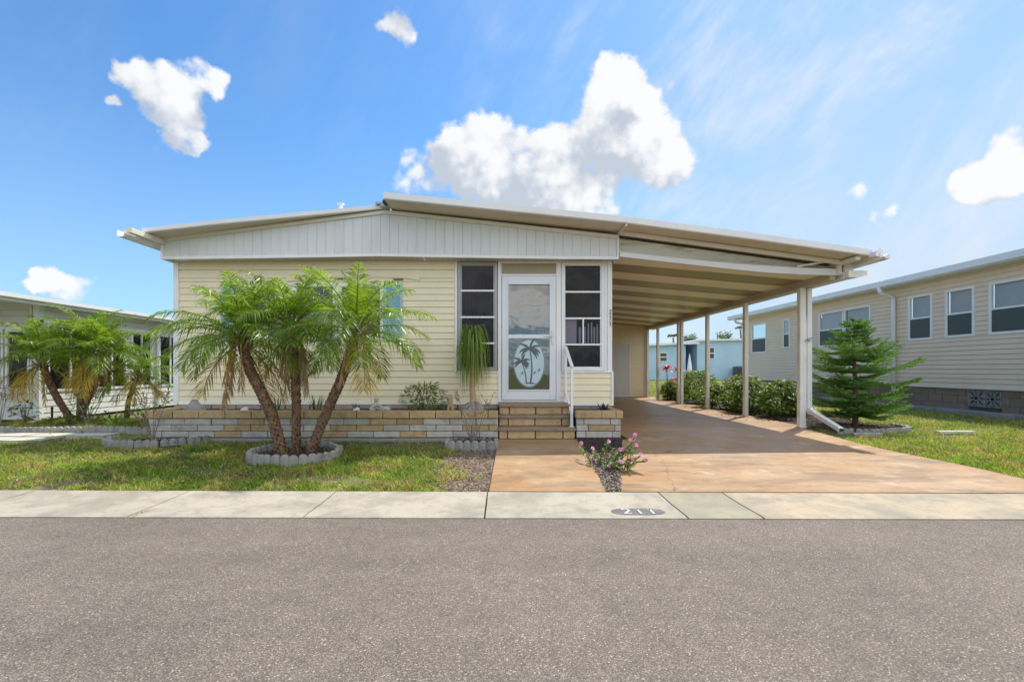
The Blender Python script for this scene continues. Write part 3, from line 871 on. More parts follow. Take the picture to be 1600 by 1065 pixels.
# porch room behind the glass
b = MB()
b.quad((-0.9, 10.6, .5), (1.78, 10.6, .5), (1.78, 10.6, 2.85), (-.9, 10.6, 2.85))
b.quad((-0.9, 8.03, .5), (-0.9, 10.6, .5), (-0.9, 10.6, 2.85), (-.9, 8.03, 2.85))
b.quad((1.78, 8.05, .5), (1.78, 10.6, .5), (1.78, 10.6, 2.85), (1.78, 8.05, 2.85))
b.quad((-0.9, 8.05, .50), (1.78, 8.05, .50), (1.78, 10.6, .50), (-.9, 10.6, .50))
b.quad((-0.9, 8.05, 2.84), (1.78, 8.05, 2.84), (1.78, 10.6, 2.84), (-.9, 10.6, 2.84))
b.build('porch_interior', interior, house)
b = MB()                                                               # gathered curtains and vertical blinds
def curtain(x0, x1, y, z0, z1, n, amp):
    for i in range(n):
        xa, xb = x0 + (x1 - x0) * i / n, x0 + (x1 - x0) * (i + 1) / n
        xm = (xa + xb) / 2
        b.quad((xa, y, z0), (xm, y + amp, z0), (xm, y + amp, z1), (xa, y, z1)); b.quad((xm, y + amp, z0), (xb, y, z0), (xb, y, z1), (xm, y + amp, z1))
curtain(-0.70, -0.14, 8.12, 1.5, 2.8, 9, .05); b.build('curtain', curtain_mat, house); b = MB()
curtain(0.98, 1.30, 8.16, 1.02, 1.47, 9, .03); curtain(1.30, 1.70, 8.16, 1.02, 1.47, 10, .03)
b.build('curtain', curtain_mat, house)
b = MB()
for x in (1.365, 1.42, 1.475, 1.52, 1.57, 1.62): b.box(x, x + .024, 8.06, 8.07, 1.465, 1.80 + .05 * math.sin(x * 40))
b.box(1.04, 1.235, 8.07, 8.08, 1.465, 1.90); b.box(1.27, 1.31, 8.06, 8.07, 1.465, 1.75)
b.build('blind_slat', trim_white, house)
b = MB(); b.box(-.20, .90, 10.50, 10.55, 1.50, 1.95); b.build('pale_window_panel', blind_mat, house)  # added pale panel in place of a bright window at the back
b = MB(); b.tube([(.44, 9.6, 1.55), (.44, 9.6, 1.60), (.44, 9.6, 1.78), (.44, 9.6, 1.80)], [.07, .05, .05, .07], 8); b.tube([(.44, 9.6, .5), (.44, 9.6, 1.55)], .02, 6); b.build('lantern', black_mat, house)
b = MB()
for k in range(9): b.box(.62 + k * .03, .632 + k * .03, 9.4, 9.41, 1.42, 1.72 + .06 * math.sin(k * 2.1))
b.build('wind_chime', tan_stone, house)
b = MB(); b.box(.05, .75, 9.3, 9.9, .5, .95); b.box(.05, .75, 9.85, 10.0, .95, 1.35); b.build('porch_chair', curtain_mat, house, bevel=.03)
# house number on the corner post
b = MB()
for k, ch in enumerate('211'):
    z = 1.955 - k * .095
    pbox(b, front, 1.762, 1.802, z - .006, z + .082, .0305, .0315, 0)
    ribbon(b, front, [(1.766 + px_ * .040, z + pz * .072) for px_, pz in DIGITS[ch]], .011, .0335, 1)
b.build('house_number', [cream_trim, black_mat], house)

# ------------------------------------------------------------------ carport
carport = thing('carport', 'white metal carport with striped pan ceiling on six posts beside the cream house', 'carport', (3.6, 12.7, 0))
PX = 5.35
beam_pts = [(1.87, 2.926, 2.852), (2.9, 2.815, 2.735), (3.75, 2.735, 2.642), (4.27, 2.70, 2.592), (4.8, 2.672, 2.566), (5.40, 2.652, 2.552)]
b = MB()
for (xa, ta, ba_), (xb, tb, bb) in zip(beam_pts, beam_pts[1:]):
    vs = [(xa, 7.70, ba_), (xb, 7.70, bb), (xb, 7.70, tb), (xa, 7.70, ta), (xa, 7.78, ba_), (xb, 7.78, bb), (xb, 7.78, tb), (xa, 7.78, ta)]
    b.add(vs, [(0, 1, 2, 3), (0, 4, 5, 1), (3, 2, 6, 7)])
    b.quad((xa, 7.685, ba_ - .004), (xb, 7.685, bb - .004), (xb, 7.685, bb + .02), (xa, 7.685, ba_ + .02)); b.quad((xa, 7.685, ba_ + .02), (xb, 7.685, bb + .02), (xb, 7.70, bb + .02), (xa, 7.70, ba_ + .02))
b.build('front_fascia', white_metal, carport)
b = MB()
zroof = lambda x: (3.345 - (x - 1.8) * 0.513 / 3.81) - .092
for i in range(12):
    xa, xb = 1.87 + 3.5 * i / 12, 1.87 + 3.5 * (i + 1) / 12
    fa = np.interp(xa, [p[0] for p in beam_pts], [p[1] for p in beam_pts]); fb = np.interp(xb, [p[0] for p in beam_pts], [p[1] for p in beam_pts])
    n = 6
    for k in range(n):                                                  # a rolled, hollow panel
        def q(x, f, t):
            zt = zroof(x) - .05
            return (x, 7.78 + .10 * math.sin(math.pi * t * .55), f + (zt - f) * t)
        b.quad(q(xa, fa, k / n), q(xb, fb, k / n), q(xb, fb, (k + 1) / n), q(xa, fa, (k + 1) / n))
b.build('back_panel', dirty_panel, carport, smooth=True)
b = MB()
for i in range(6):
    xa, xb = 1.87 + 3.5 * i / 6, 1.87 + 3.5 * (i + 1) / 6
    vs = [(x, y, zroof(x) + h) for y in (7.62, 7.66) for x, h in ((xa, -.065), (xb, -.065), (xb, -.001), (xa, -.001))]
    b.add(vs, [(0, 1, 2, 3), (0, 4, 5, 1), (4, 5, 6, 7)])
b.build('cream_band', cream_trim, carport)
b = MB()
b.box(5.345, 5.405, 7.66, 7.72, 2.545, 2.80); b.build('roof_bracket', cream_trim, carport)
b = MB(); b.bar((4.72, 7.71, 2.69), (5.34, 7.69, 2.795), .03, .03); b.build('strut', cream_trim, carport)
b = MB(); b.box(5.35, 5.42, 7.28, 17.7, 2.70, 2.757); b.build('eave_beam', cream_trim, carport)
b = MB(); b.box(5.44, 5.57, 7.64, 7.70, 2.58, 2.74); b.build('torn_flashing', dirty_panel, carport)
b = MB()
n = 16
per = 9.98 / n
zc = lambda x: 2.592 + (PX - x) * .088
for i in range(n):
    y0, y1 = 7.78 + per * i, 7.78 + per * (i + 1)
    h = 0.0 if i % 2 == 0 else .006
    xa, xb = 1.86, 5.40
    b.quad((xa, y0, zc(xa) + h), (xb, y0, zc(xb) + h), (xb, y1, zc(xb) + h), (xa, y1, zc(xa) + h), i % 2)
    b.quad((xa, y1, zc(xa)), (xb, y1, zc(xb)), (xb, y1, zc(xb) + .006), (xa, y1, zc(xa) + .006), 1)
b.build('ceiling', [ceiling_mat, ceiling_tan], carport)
b = MB(); b.box(5.275, 5.36, 7.74, 17.75, 2.482, 2.625); b.build('side_beam', beam_mat, carport, bevel=.004)
gutter('gutter', carport, 5.43, 5.55, 7.6, 17.7, 2.478, 2.572, white_metal)
b = MB(); b.prism([(5.375, 2.475), (5.52, 2.475), (5.655, 2.505), (5.655, 2.572), (5.375, 2.572)], lambda a, c, h: (a, h, c), 7.46, 7.58); b.build('gutter_end', post_mat, carport, bevel=.004)
def post(Y, w, x=PX):
    p = MB()
    p.box(x - w / 2, x - w / 2 + .012, Y - .045, Y + .045, 0.012, 2.482); p.box(x + w / 2 - .012, x + w / 2, Y - .045, Y + .045, 0.012, 2.482)
    p.box(x - w / 2 + .012, x + w / 2 - .012, Y - .006, Y + .006, 0.012, 2.482)
    p.box(x - w / 2 + .012, x + w / 2 - .012, Y - .05, Y - .041, 0.012, 2.482)
    p.box(x - w / 2 - .01, x + w / 2 + .01, Y - .065, Y + .065, 0.0125, 0.022)
    return p.build('post', post_mat, carport)
for Y, w in ((8.56, .105), (10.53, .08), (12.5, .078), (14.3, .078), (14.55, .078), (16.5, .075), (17.66, .08)):
    post(Y, w, PX - .03)
b = MB()
zd = 0.30
b.box(5.395, 5.475, 8.50, 8.56, zd, 2.48)
b.bar((5.435, 8.55, zd + .03), (5.44, 7.72, 0.068), .085, .07)
b.bar((5.435, 8.55, zd + .06), (5.435, 8.40, zd - .02), .092, .078)
b.build('downspout', white_metal, carport, bevel=.005)
b = MB(); b.box(5.41, 5.47, 7.70, 7.715, 0.045, 0.09); 
b.build('downspout_mouth', black_mat, carport)
b = MB(); b.bar((5.36, 8.50, 1.55), (5.47, 8.46, 1.60), .03, .035); b.tube([(5.40, 8.49, 1.56), (5.40, 8.44, 1.56)], .03, 8); b.build('hose_clip', alu_dark, carport)

# storage room across the back of the carport
shed = thing('storage_shed', 'cream sided storage room with white door closing the back of the carport', 'shed', (3.6, 17.8, 0))
sf = lambda u, z, o: (u, 17.76 - o, z)
b = MB(); siding(b, sf, 1.86, 5.28, 0.02, 2.95, [(3.78, 4.66, 0, 1.98)]); b.box(1.86, 5.34, 17.8, 19.5, 0.0, 2.5); b.build('siding', siding_cream, shed)
b = MB(); pbox(b, sf, 5.25, 5.345, 0.02, 2.6, -.02, .025); ring(b, sf, 3.76, 4.68, 0.02, 1.99, .03, -.02, .022); b.build('corner_trim', trim_white, shed)
b = MB()
for i in range(7): pbox(b, sf, 3.795 + i * .122, 3.795 + i * .122 + .118, 0.03, 1.955, -.02, .010)
sd_ = b.build('door', gable_white, shed)
b = MB(); b.tube([sf(3.86, 1.0, .01), sf(3.86, 1.0, .05)], .025, 10); b.build('knob', chrome, sd_)

# ------------------------------------------------------------------ brick steps, handrail, planters
steps = thing('brick_steps', 'three golden brick steps with brown treads leading up to the storm door', 'steps', (0.5, 7.5, 0))
sx0, sx1 = -0.06, 1.065
levels = [(7.10, 0.012, 0.130, 0.178), (7.34, 0.178, 0.292, 0.338), (7.455, 0.338, 0.455, 0.502)]
yb = [7.36, 7.48, 8.0]
rnd = random.Random(12)
for k, (y, z0, z1, zt) in enumerate(levels):
    t = MB(); t.box(sx0 - .012, sx1 + .012, y - .025, yb[k] + .02, z1 + .003, zt); t.build('tread', tread_mat, steps, bevel=.008)
    r_ = MB(); r_.box(sx0 + .005, sx1 - .005, y + .035, yb[k], z0, z1, 1)
    x = sx0 - (k % 2) * .22 + .06 * (k == 1)
    x = sx0 - [0.28, 0.27, 0.25][k]
    while x < sx1:
        x0, x1 = max(x, sx0), min(x + .405, sx1)
        if x1 - x0 > .02: r_.box(x0 + .005, x1 - .005, y + rnd.random() * .006, y + .04, z0 + .006, z1)
        x += .41
    r_.build('riser', [gold_stone, mortar], steps, bevel=.006)

rail = thing('handrail', 'slim white metal handrail on the right side of the brick steps', 'handrail', (1.04, 7.5, .178))
for y, z0, z1 in ((7.215, .178, 1.075), (7.90, .502, 1.385)):
    b = MB(); b.box(1.012, 1.052, y - .02, y + .02, z0, z1); b.box(.995, 1.07, y - .035, y + .035, z0 + .0005, z0 + .012); b.build('post', trim_white, rail, bevel=.003)
b = MB(); b.bar((1.032, 7.18, 1.078), (1.032, 7.93, 1.412), .05, .028); b.build('top_rail', trim_white, rail, bevel=.004)
b = MB(); b.bar((1.032, 7.235, .36), (1.032, 7.88, .66), .03, .028); b.build('lower_rail', trim_white, rail, bevel=.003)

def brick_wall(mb, x0, x1, y, rows, rnd, bl=.392, h=.098, thick=.09, z0=0.03, seed=0, gold=0, grey=1, base=2):
    mb.box(x0 + .012, x1 - .012, y + .02, y + thick, 0.0, z0 + h * len(rows) - .012, base)
    for r_, (pat, off) in enumerate(rows):
        x = x0 - off; i = 0
        while x < x1 - .02:
            a, c = max(x, x0), min(x + bl, x1)
            if c - a > .03:
                kind = gold if pat[i % len(pat)] == 'o' else grey
                j = rnd.uniform(-.004, .006)
                mb.box(a + .004, c - .004, y + j, y + thick - .004, z0 + r_ * h + .004, z0 + (r_ + 1) * h - .004, kind)
            x += bl; i += 1
rnd = random.Random(21)
planter = thing('brick_planter', 'long low planter of golden and grey split blocks under the house front', 'planter', (-2.65, 7.5, 0))
b = MB()
X0, X1 = -5.245, -0.07
rows = [('gggoggggogggoggggog', .20), ('ggooggooggoogggoogg', .06), ('gggoggggoggogggogggg', .22)]
rows = [('gggogggoggoggggoggg', .20), ('gggooggoogggooggg', .06), ('ggggoggggoogggoggggg', .25)]
brick_wall(b, X0, X1, 7.10, rows, rnd, z0=.035, h=.094)
b.box(X0 + .02, X0 + .11, 7.19, 7.97, 0.0, .31, 2)
for r_ in range(3):
    for i in range(3): b.box(X0 + rnd.uniform(-.004, .004), X0 + .088, 7.195 + i * .27, 7.195 + i * .27 + .262, .039 + r_ * .094, .125 + r_ * .094, 1)
b.build('wall', [gold_stone, grey_stone, mortar], planter, bevel=.007)
b = MB()
x = X0 - .02; i = 0
while x < X1:
    w_ = .385
    b.box(x + .004, min(x + w_, X1) - .004, 7.075 + rnd.uniform(-.004, .004), 7.215, .322, .43 + rnd.uniform(-.002, .002)); x += w_ + .003
for i in range(2): b.box(X0 - .015, X0 + .125, 7.22 + i * .38, 7.22 + i * .38 + .375, .322, .43)
b.build('cap_course', gold_stone, planter, bevel=.008)
def soil_bed(x0, x1, y0, y1, z, amp, seed=0, nx=24, ny=6):
    s = MB(); 
    for j in range(ny + 1):
        for i in range(nx + 1):
            x, y = x0 + (x1 - x0) * i / nx, y0 + (y1 - y0) * j / ny
            s.v.append((x, y, z + amp * mnoise.noise(Vector((x * 3.1 + seed, y * 3.1, 0)))))
    for j in range(ny):
        for i in range(nx):
            a = j * (nx + 1) + i; s.f.append((a, a + 1, a + nx + 2, a + nx + 1)); s.m.append(0)
    return s
soil_bed(X0 + .1, X1, 7.18, 7.99, .385, .03, 3, 60, 8).build('soil', soil, planter)
b = MB(); b.box(X0 + .05, X1, 7.00, 7.09, -.02, .03); b.build('footing', concrete, planter, bevel=.006)

planter2 = thing('brick_planter', 'small square planter of grey and golden blocks right of the steps', 'planter', (1.42, 7.5, 0))
b = MB()
brick_wall(b, 1.085, 1.745, 7.10, [('gggg', .25), ('gog', .215), ('ggg', .28)], rnd, z0=.03, h=.096)
b.box(1.655, 1.735, 7.2, 7.95, 0.0, .31, 2)
for r_ in range(3):
    for i in range(2): b.box(1.66, 1.745 + rnd.uniform(-.004, .004), 7.195 + i * .38, 7.195 + i * .38 + .37, .034 + r_ * .096, .122 + r_ * .096, 1)
b.build('wall', [gold_stone, grey_stone, mortar], planter2, bevel=.007)
b = MB()
for x0, x1 in ((1.075, 1.455), (1.46, 1.665), (1.67, 1.77)): b.box(x0, x1, 7.075, 7.215, .322, .43)
for i in range(2): b.box(1.64, 1.77, 7.22 + i * .38, 7.22 + i * .38 + .375, .322, .43)
b.build('cap_course', gold_stone, planter2, bevel=.008)
soil_bed(1.08, 1.66, 7.18, 7.98, .39, .02, 9, 10, 8).build('soil', soil, planter2)
b = MB(); b.quad((1.07, 7.975, 0.0), (1.80, 7.975, 0.0), (1.80, 7.975, .45), (1.07, 7.975, .45)); b.build('back_board', tread_mat, planter2)
# ------------------------------------------------------------------ grey house on the left
hl = thing('bungalow', 'low pale grey sided house with dark windows behind palms', 'house', (-12.5, 9.64, 0))
LX, LY = -9.32, 9.64
sl = lambda u, z, o: (LX + o, u, z)
fl = lambda u, z, o: (u, LY - o, z)
side_w = [(9.80, 10.88), (11.0, 11.86), (12.02, 12.74), (12.98, 13.9), (14.05, 15.0)]
fw = [(-9.97, -9.50), (-10.50, -10.03), (-11.03, -10.56), (-11.56, -11.09)]
b = MB()
siding(b, sl, LY, 22, 0.03, 2.36, [(a, c, .58, 1.98) for a, c in side_w], lap=.13)
siding(b, fl, -15, LX, 0.03, 2.36, [(-11.6, -9.46, .62, 1.84)], lap=.13)
b.quad((-15, 21.9, 0), (LX, 21.9, 0), (LX, 21.9, 2.4), (-15, 21.9, 2.4))
b.build('siding', siding_grey, hl)
b = MB()
b.box(LX - .10, LX + .02, LY - .02, LY + .08, 0.02, 2.36); b.box(-9.47, -9.44, LY - .03, LY - .018, .62, 2.30)
pbox(b, fl, -11.62, -9.44, 1.84, 1.90, -.02, .03); pbox(b, fl, -11.62, -9.44, .56, .62, -.02, .03)
pbox(b, sl, LY, 16, 1.99, 2.04, -.01, .02); pbox(b, fl, -10.10, -10.06, 0.1, .56, 0, .02)
b.build('trim', trim_white, hl)
def side_window(parent, place, u0, u1, z0, z1, mullion=True, fm=None, gl=None):
    f = MB(); ring(f, place, u0, u1, z0, z1, .05, -.03, .025)
    if mullion: pbox(f, place, (u0 + u1) / 2 - .02, (u0 + u1) / 2 + .02, z0 + .05, z1 - .05, -.02, .018)
    o = f.build('window', fm or trim_white, parent)
    p = MB(); sheet_q(p, place, u0 + .04, u1 - .04, z0 + .04, z1 - .04, -.01); p.build('pane', gl or dark_glass, o)
    return o
for a, c in side_w: side_window(hl, sl, a, c, .58, 1.98)
for a, c in fw: side_window(hl, fl, a - .01, c + .01, .62, 1.84, False)
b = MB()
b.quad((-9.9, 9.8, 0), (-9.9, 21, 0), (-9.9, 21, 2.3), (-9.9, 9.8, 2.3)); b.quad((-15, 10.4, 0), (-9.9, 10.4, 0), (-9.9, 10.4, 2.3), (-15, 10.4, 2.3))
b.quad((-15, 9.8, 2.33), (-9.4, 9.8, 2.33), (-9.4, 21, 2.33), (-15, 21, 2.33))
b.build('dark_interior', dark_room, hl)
b = MB()
EX = -8.98
b.add([(EX, 7.6, 2.31), (EX, 22, 2.31), (EX, 22, 2.44), (EX, 7.6, 2.44), (-15.5, 7.6, 3.1), (-15.5, 22, 3.1), (-15.5, 22, 2.97), (-15.5, 7.6, 2.97)],
      [(0, 1, 2, 3), (3, 2, 5, 4), (0, 7, 6, 1), (0, 3, 4, 7), (1, 6, 5, 2)])
b.build('roof', roof_dark, hl)
b = MB()
b.box(EX - .005, EX + .02, 7.58, 22, 2.285, 2.40); b.box(EX + .015, EX + .10, 7.55, 22, 2.35, 2.425)
b.quad((EX, 7.62, 2.30), (EX, 22, 2.30), (LX, 22, 2.345), (LX, 7.62, 2.345)); b.quad((-15, 7.62, 2.345), (LX, 7.62, 2.345), (LX, 9.64, 2.345), (-15, 9.64, 2.345))
b.box(-15, EX, 7.56, 7.59, 2.26, 2.42)
b.build('fascia', white_metal, hl)
b = MB(); b.tube([(-8.94, 12.9, 2.36), (-8.96, 12.9, 2.22), (-9.22, 12.9, 2.12), (-9.26, 12.9, 2.0), (-9.26, 12.9, .06)], .045, 8); b.build('downspout', trim_white, hl)

# ------------------------------------------------------------------ beige house on the right
hr = thing('bungalow', 'long beige sided house on brown block foundation with white framed windows', 'house', (14.5, 15, 0))
RX = 11.1
sr = lambda u, z, o: (RX - o, u, z)
wr = [(20.2, 21.4, 1.73, 3.02), (18.55, 19.0, 1.85, 3.0), (15.62, 16.85, 1.80, 2.99), (14.47, 15.60, 1.80, 2.99), (12.39, 13.13, 1.81, 3.02), (11.28, 12.03, 1.82, 3.01), (9.98, 10.95, 1.82, 3.01)]
b = MB()
siding(b, sr, 7.5, 22.25, .60, 3.33, [(a + .02, c - .02, e + .02, f - .02) for a, c, e, f in wr], lap=.112, depth=.016)
b.quad((RX, 22.24, .5), (18, 22.24, .5), (18, 22.24, 3.4), (RX, 22.24, 3.4)); b.quad((RX, 7.5, .5), (18, 7.5, .5), (18, 7.5, 3.4), (RX, 7.5, 3.4))
b.build('siding', siding_beige, hr)
b = MB()
rnd = random.Random(5)
b.box(RX + .06, 18, 7.52, 22.2, -.02, .595, 1)
for r_ in range(3):
    y = 7.5 - (r_ % 2) * .2
    while y < 22.2:
        y0, y1 = y, min(y + .4, 22.2)
        zz0, zz1 = .02 + r_ * .195, .02 + r_ * .195 + .19
        runs = [(y0, y1)]
        if .05 < zz1 and r_ < 3:
            for a, c in ((10.71, 11.48), (17.79, 18.56)):
                if zz1 > .165 and zz0 < .55: runs = [q for s, e in runs for q in ((s, min(e, a)), (max(s, c), e)) if q[1] - q[0] > .02]
        for s, e in runs: b.box(RX + .03 - rnd.random() * .006, RX + .075, s + .004, e - .004, zz0, zz1, 0)
        y += .405
b.build('foundation', [brown_stone, mortar], hr, bevel=.005)
b = MB(); b.box(10.72, RX + .04, 7.5, 22.3, -.03, .075); b.build('footing', concrete, hr, bevel=.01)
b = MB(); pbox(b, sr, 7.5, 22.27, .575, .61, -.02, .03); b.build('starter_strip', cream_trim, hr)
def vent(y0):
    v = MB(); s_ = .375
    for k in range(2):
        ya = y0 + k * (s_ + .005); z0 = .165
        pl = lambda u, z, o: (RX + .02 - o, u, z)
        ring(v, pl, ya, ya + s_, z0, z0 + .385, .03, -.05, .0)
        c = Vector((ya + s_ / 2, z0 + .1925)); r = .178
        for a in (45, 135, 225, 315, 0, 90, 180, 270):
            for sgn in (-1, 1):
                pts = []
                for t in range(7):
                    tt = t / 6; rr = r * tt * (1.3 if a % 90 else 1.0)
                    ang = R(a) + sgn * .34 * math.sin(math.pi * tt)
                    pts.append((c.x + rr * math.cos(ang), c.y + rr * math.sin(ang)))
                for p, q in zip(pts, pts[1:]):
                    p0, p1 = pl(p[0], p[1], -.02), pl(q[0], q[1], -.02)
                    v.bar(p0, p1, .022, .04, up=(1, 0, 0))
    return v.build('vent_block', concrete, hr)
vent(10.72); vent(17.8)
for i, (a, c, e, f) in enumerate(wr):
    fr = MB(); ring(fr, sr, a, c, e, f, .06, -.03, .03)
    mz = e + (f - e) * .49
    pbox(fr, sr, a + .06, c - .06, mz - .025, mz + .025, -.02, .02)
    o = fr.build('window', trim_white, hr, bevel=.004)
    p = MB(); sheet_q(p, sr, a + .05, c - .05, mz, f - .05, -.004); p.build('pane', sky_glass, o)
    p = MB(); sheet_q(p, sr, a + .05, c - .05, e + .05, mz - .02, .012); p.build('screen', screen_mat, o)
    p = MB()
    if i >= 2:
        z = mz + .04
        while z < f - .05:
            p.quad(sr(a + .06, z, -.05), sr(c - .06, z, -.05), sr(c - .06, z + .05, -.065), sr(a + .06, z + .046, -.056)); z += .048
    else:
        sheet_q(p, sr, a + .05, c - .05, mz, f - .05, -.08)
    p.build('blind', blind_mat if i >= 2 else mat('green_curtain', (0.12, 0.20, 0.13), .8), o)
    p = MB(); sheet_q(p, sr, a, c, e, f, -.12); p.build('room_backing', dark_room, o)
b = MB()
EX = 10.66
b.add([(EX, 7.0, 3.47), (EX, 22.6, 3.47), (18, 22.6, 4.5), (18, 7.0, 4.5), (EX, 7.0, 3.40), (EX, 22.6, 3.40), (18, 22.6, 4.43), (18, 7.0, 4.43)],
      [(0, 1, 2, 3), (7, 6, 5, 4), (0, 3, 7, 4), (1, 5, 6, 2)])
b.build('roof', roof_dark, hr)
b = MB()
b.box(EX - .08, EX - .005, 6.98, 22.65, 3.345, 3.50); b.box(EX - .01, EX + .02, 6.98, 22.65, 3.32, 3.46)
b.quad((EX, 7, 3.335), (EX, 22.6, 3.335), (RX, 22.6, 3.335), (RX, 7, 3.335))
b.build('fascia', white_metal, hr)
for Y in (13.55, 22.0):
    b = MB(); b.tube([(10.62, Y, 3.36), (10.64, Y, 3.22), (10.70, Y, 3.17), (10.95, Y, 3.10), (11.02, Y, 3.03), (11.02, Y, 2.9), (11.02, Y, .09)], .055, 8)
    b.build('downspout', trim_white, hr, smooth=True)
b = MB(); pbox(b, sr, 13.95, 14.06, .93, 1.05, -.01, .05); b.build('outlet_box', trim_white, hr)

# ------------------------------------------------------------------ blue house far behind, its air conditioner and parasol
hb = thing('bungalow', 'flat roofed sky blue house far behind the carport', 'house', (18, 46, 0))
b = MB()
b.box(9.5, 17.5, 46, 54, 0, 3.28); b.box(18.6, 27, 46, 54, 0, 3.85); b.box(17.5, 18.6, 49.5, 54, 0, 3.2)
b.build('wall', blue_wall, hb)
b = MB()
b.add([(9.2, 45.6, 3.05), (18.65, 45.6, 3.42), (18.65, 54, 3.42), (9.2, 54, 3.05), (9.2, 45.6, 3.25), (18.65, 45.6, 3.62), (18.65, 54, 3.62), (9.2, 54, 3.25)],
      [(0, 1, 5, 4), (4, 5, 6, 7), (0, 3, 2, 1), (0, 4, 7, 3), (1, 2, 6, 5)])
b.add([(18.5, 45.7, 3.68), (27.3, 45.7, 3.86), (27.3, 54, 3.86), (18.5, 54, 3.68), (18.5, 45.7, 3.85), (27.3, 45.7, 4.06), (27.3, 54, 4.06), (18.5, 54, 3.85)],
      [(0, 1, 5, 4), (4, 5, 6, 7), (0, 3, 2, 1), (0, 4, 7, 3), (1, 2, 6, 5)])
b.build('roof', white_metal, hb)
fb_ = lambda u, z, o: (u, 46 - o, z)
for u0, u1, z0, z1 in ((15.0, 15.72, 1.75, 2.60), (19.75, 20.25, 2.0, 3.1)):
    f = MB(); ring(f, fb_, u0, u1, z0, z1, .05, .0, .06); pbox(f, fb_, u0, u1, (z0 + z1) / 2 - .04, (z0 + z1) / 2 + .04, .0, .05)
    o = f.build('window', trim_white, hb)
    p = MB(); sheet_q(p, fb_, u0 + .03, u1 - .03, z0 + .03, z1 - .03, .02); p.build('pane', mat('dark_jalousie', (.06, .06, .06), .3), o)
ac = thing('air_conditioner', 'dark grey air conditioning unit against the sky blue house', 'air conditioner', (22.2, 45.2, 0))
b = MB(); b.box(21.85, 22.75, 44.8, 45.7, .08, 1.25); b.build('casing', ac_mat, ac, bevel=.03)
b = MB()
for i in range(9): b.box(21.86 + i * .1, 21.90 + i * .1, 44.775, 44.797, .15, 1.15)
b.build('grille', black_mat, ac)
b = MB(); b.tube([(22.3, 45.25, 1.252), (22.3, 45.25, 1.29)], .36, 16); b.build('fan_guard', black_mat, ac)
pa = thing('folded_parasol', 'folded white parasol standing by the dark recess of the blue house', 'parasol', (17.6, 45.3, 0))
b = MB(); b.tube([(17.6, 45.3, 0.0), (17.6, 45.3, 2.5)], .03, 8); b.build('pole', trim_white, pa)
b = MB(); b.lathe(17.6, 45.3, [(.10, .35), (.24, .5), (.22, 1.2), (.12, 1.9), (.03, 2.4)], 10); b.build('canopy', trim_white, pa)

# distant trees over the blue house
def far_tree(x, Y, h, kind, label):
    rnd = random.Random(int(x * 10))
    t = thing('tree' if kind else 'palm_tree', label, 'tree' if kind else 'palm', (x, Y, 0), 'distant trees over the blue house')
    b = MB(); b.tube([(x, Y, 0), (x + .2, Y, h * .6), (x, Y, h * .93)], [.22, .16, .10], 6); b.build('trunk', wood, t)
    b = MB()
    if kind:
        for i in range(260):
            a, e, r = rnd.uniform(0, 6.28), rnd.gauss(0, .5), rnd.random() ** .5 * .95
            c = Vector((x + r * math.cos(a) * 1.1, Y + r * math.sin(a), h + e * .7))
            dd = Vector((rnd.gauss(0, 1), rnd.gauss(0, 1), rnd.gauss(0, .6))).normalized()
            b.leaf(c, dd, dd.orthogonal().normalized(), .34, .18, .2)
    else:
        for i in range(16):
            a = rnd.uniform(0, 6.28); e = rnd.uniform(-.5, 1.2)
            for k in range(10):
                p0 = Vector((x, Y, h)) + Vector((math.cos(a), math.sin(a), e * .6)) * (k * .085) - Vector((0, 0, (k * .085) ** 2 * .5))
                for s in (-1, 1):
                    sd2 = Vector((-math.sin(a) * s, math.cos(a) * s, -.4)).normalized()
                    b.leaf(p0, sd2, Vector((math.cos(a), math.sin(a), 0)), .4, .09, .3)
    b.build('crown', bush_green, t)
far_tree(24.8, 70, 6.0, 0, 'far palm with small dark crown above the left part of the blue house')
far_tree(28.0, 72, 5.6, 1, 'far dark rounded tree between the carport posts')
far_tree(33.2, 72, 5.9, 1, 'small far tree nearest the middle of the blue roof')
far_tree(36.6, 74, 7.6, 0, 'tallest thin far palm over the right part of the blue house')
far_tree(39.8, 72, 6.9, 1, 'bright green far tree beside the corner of the beige house')

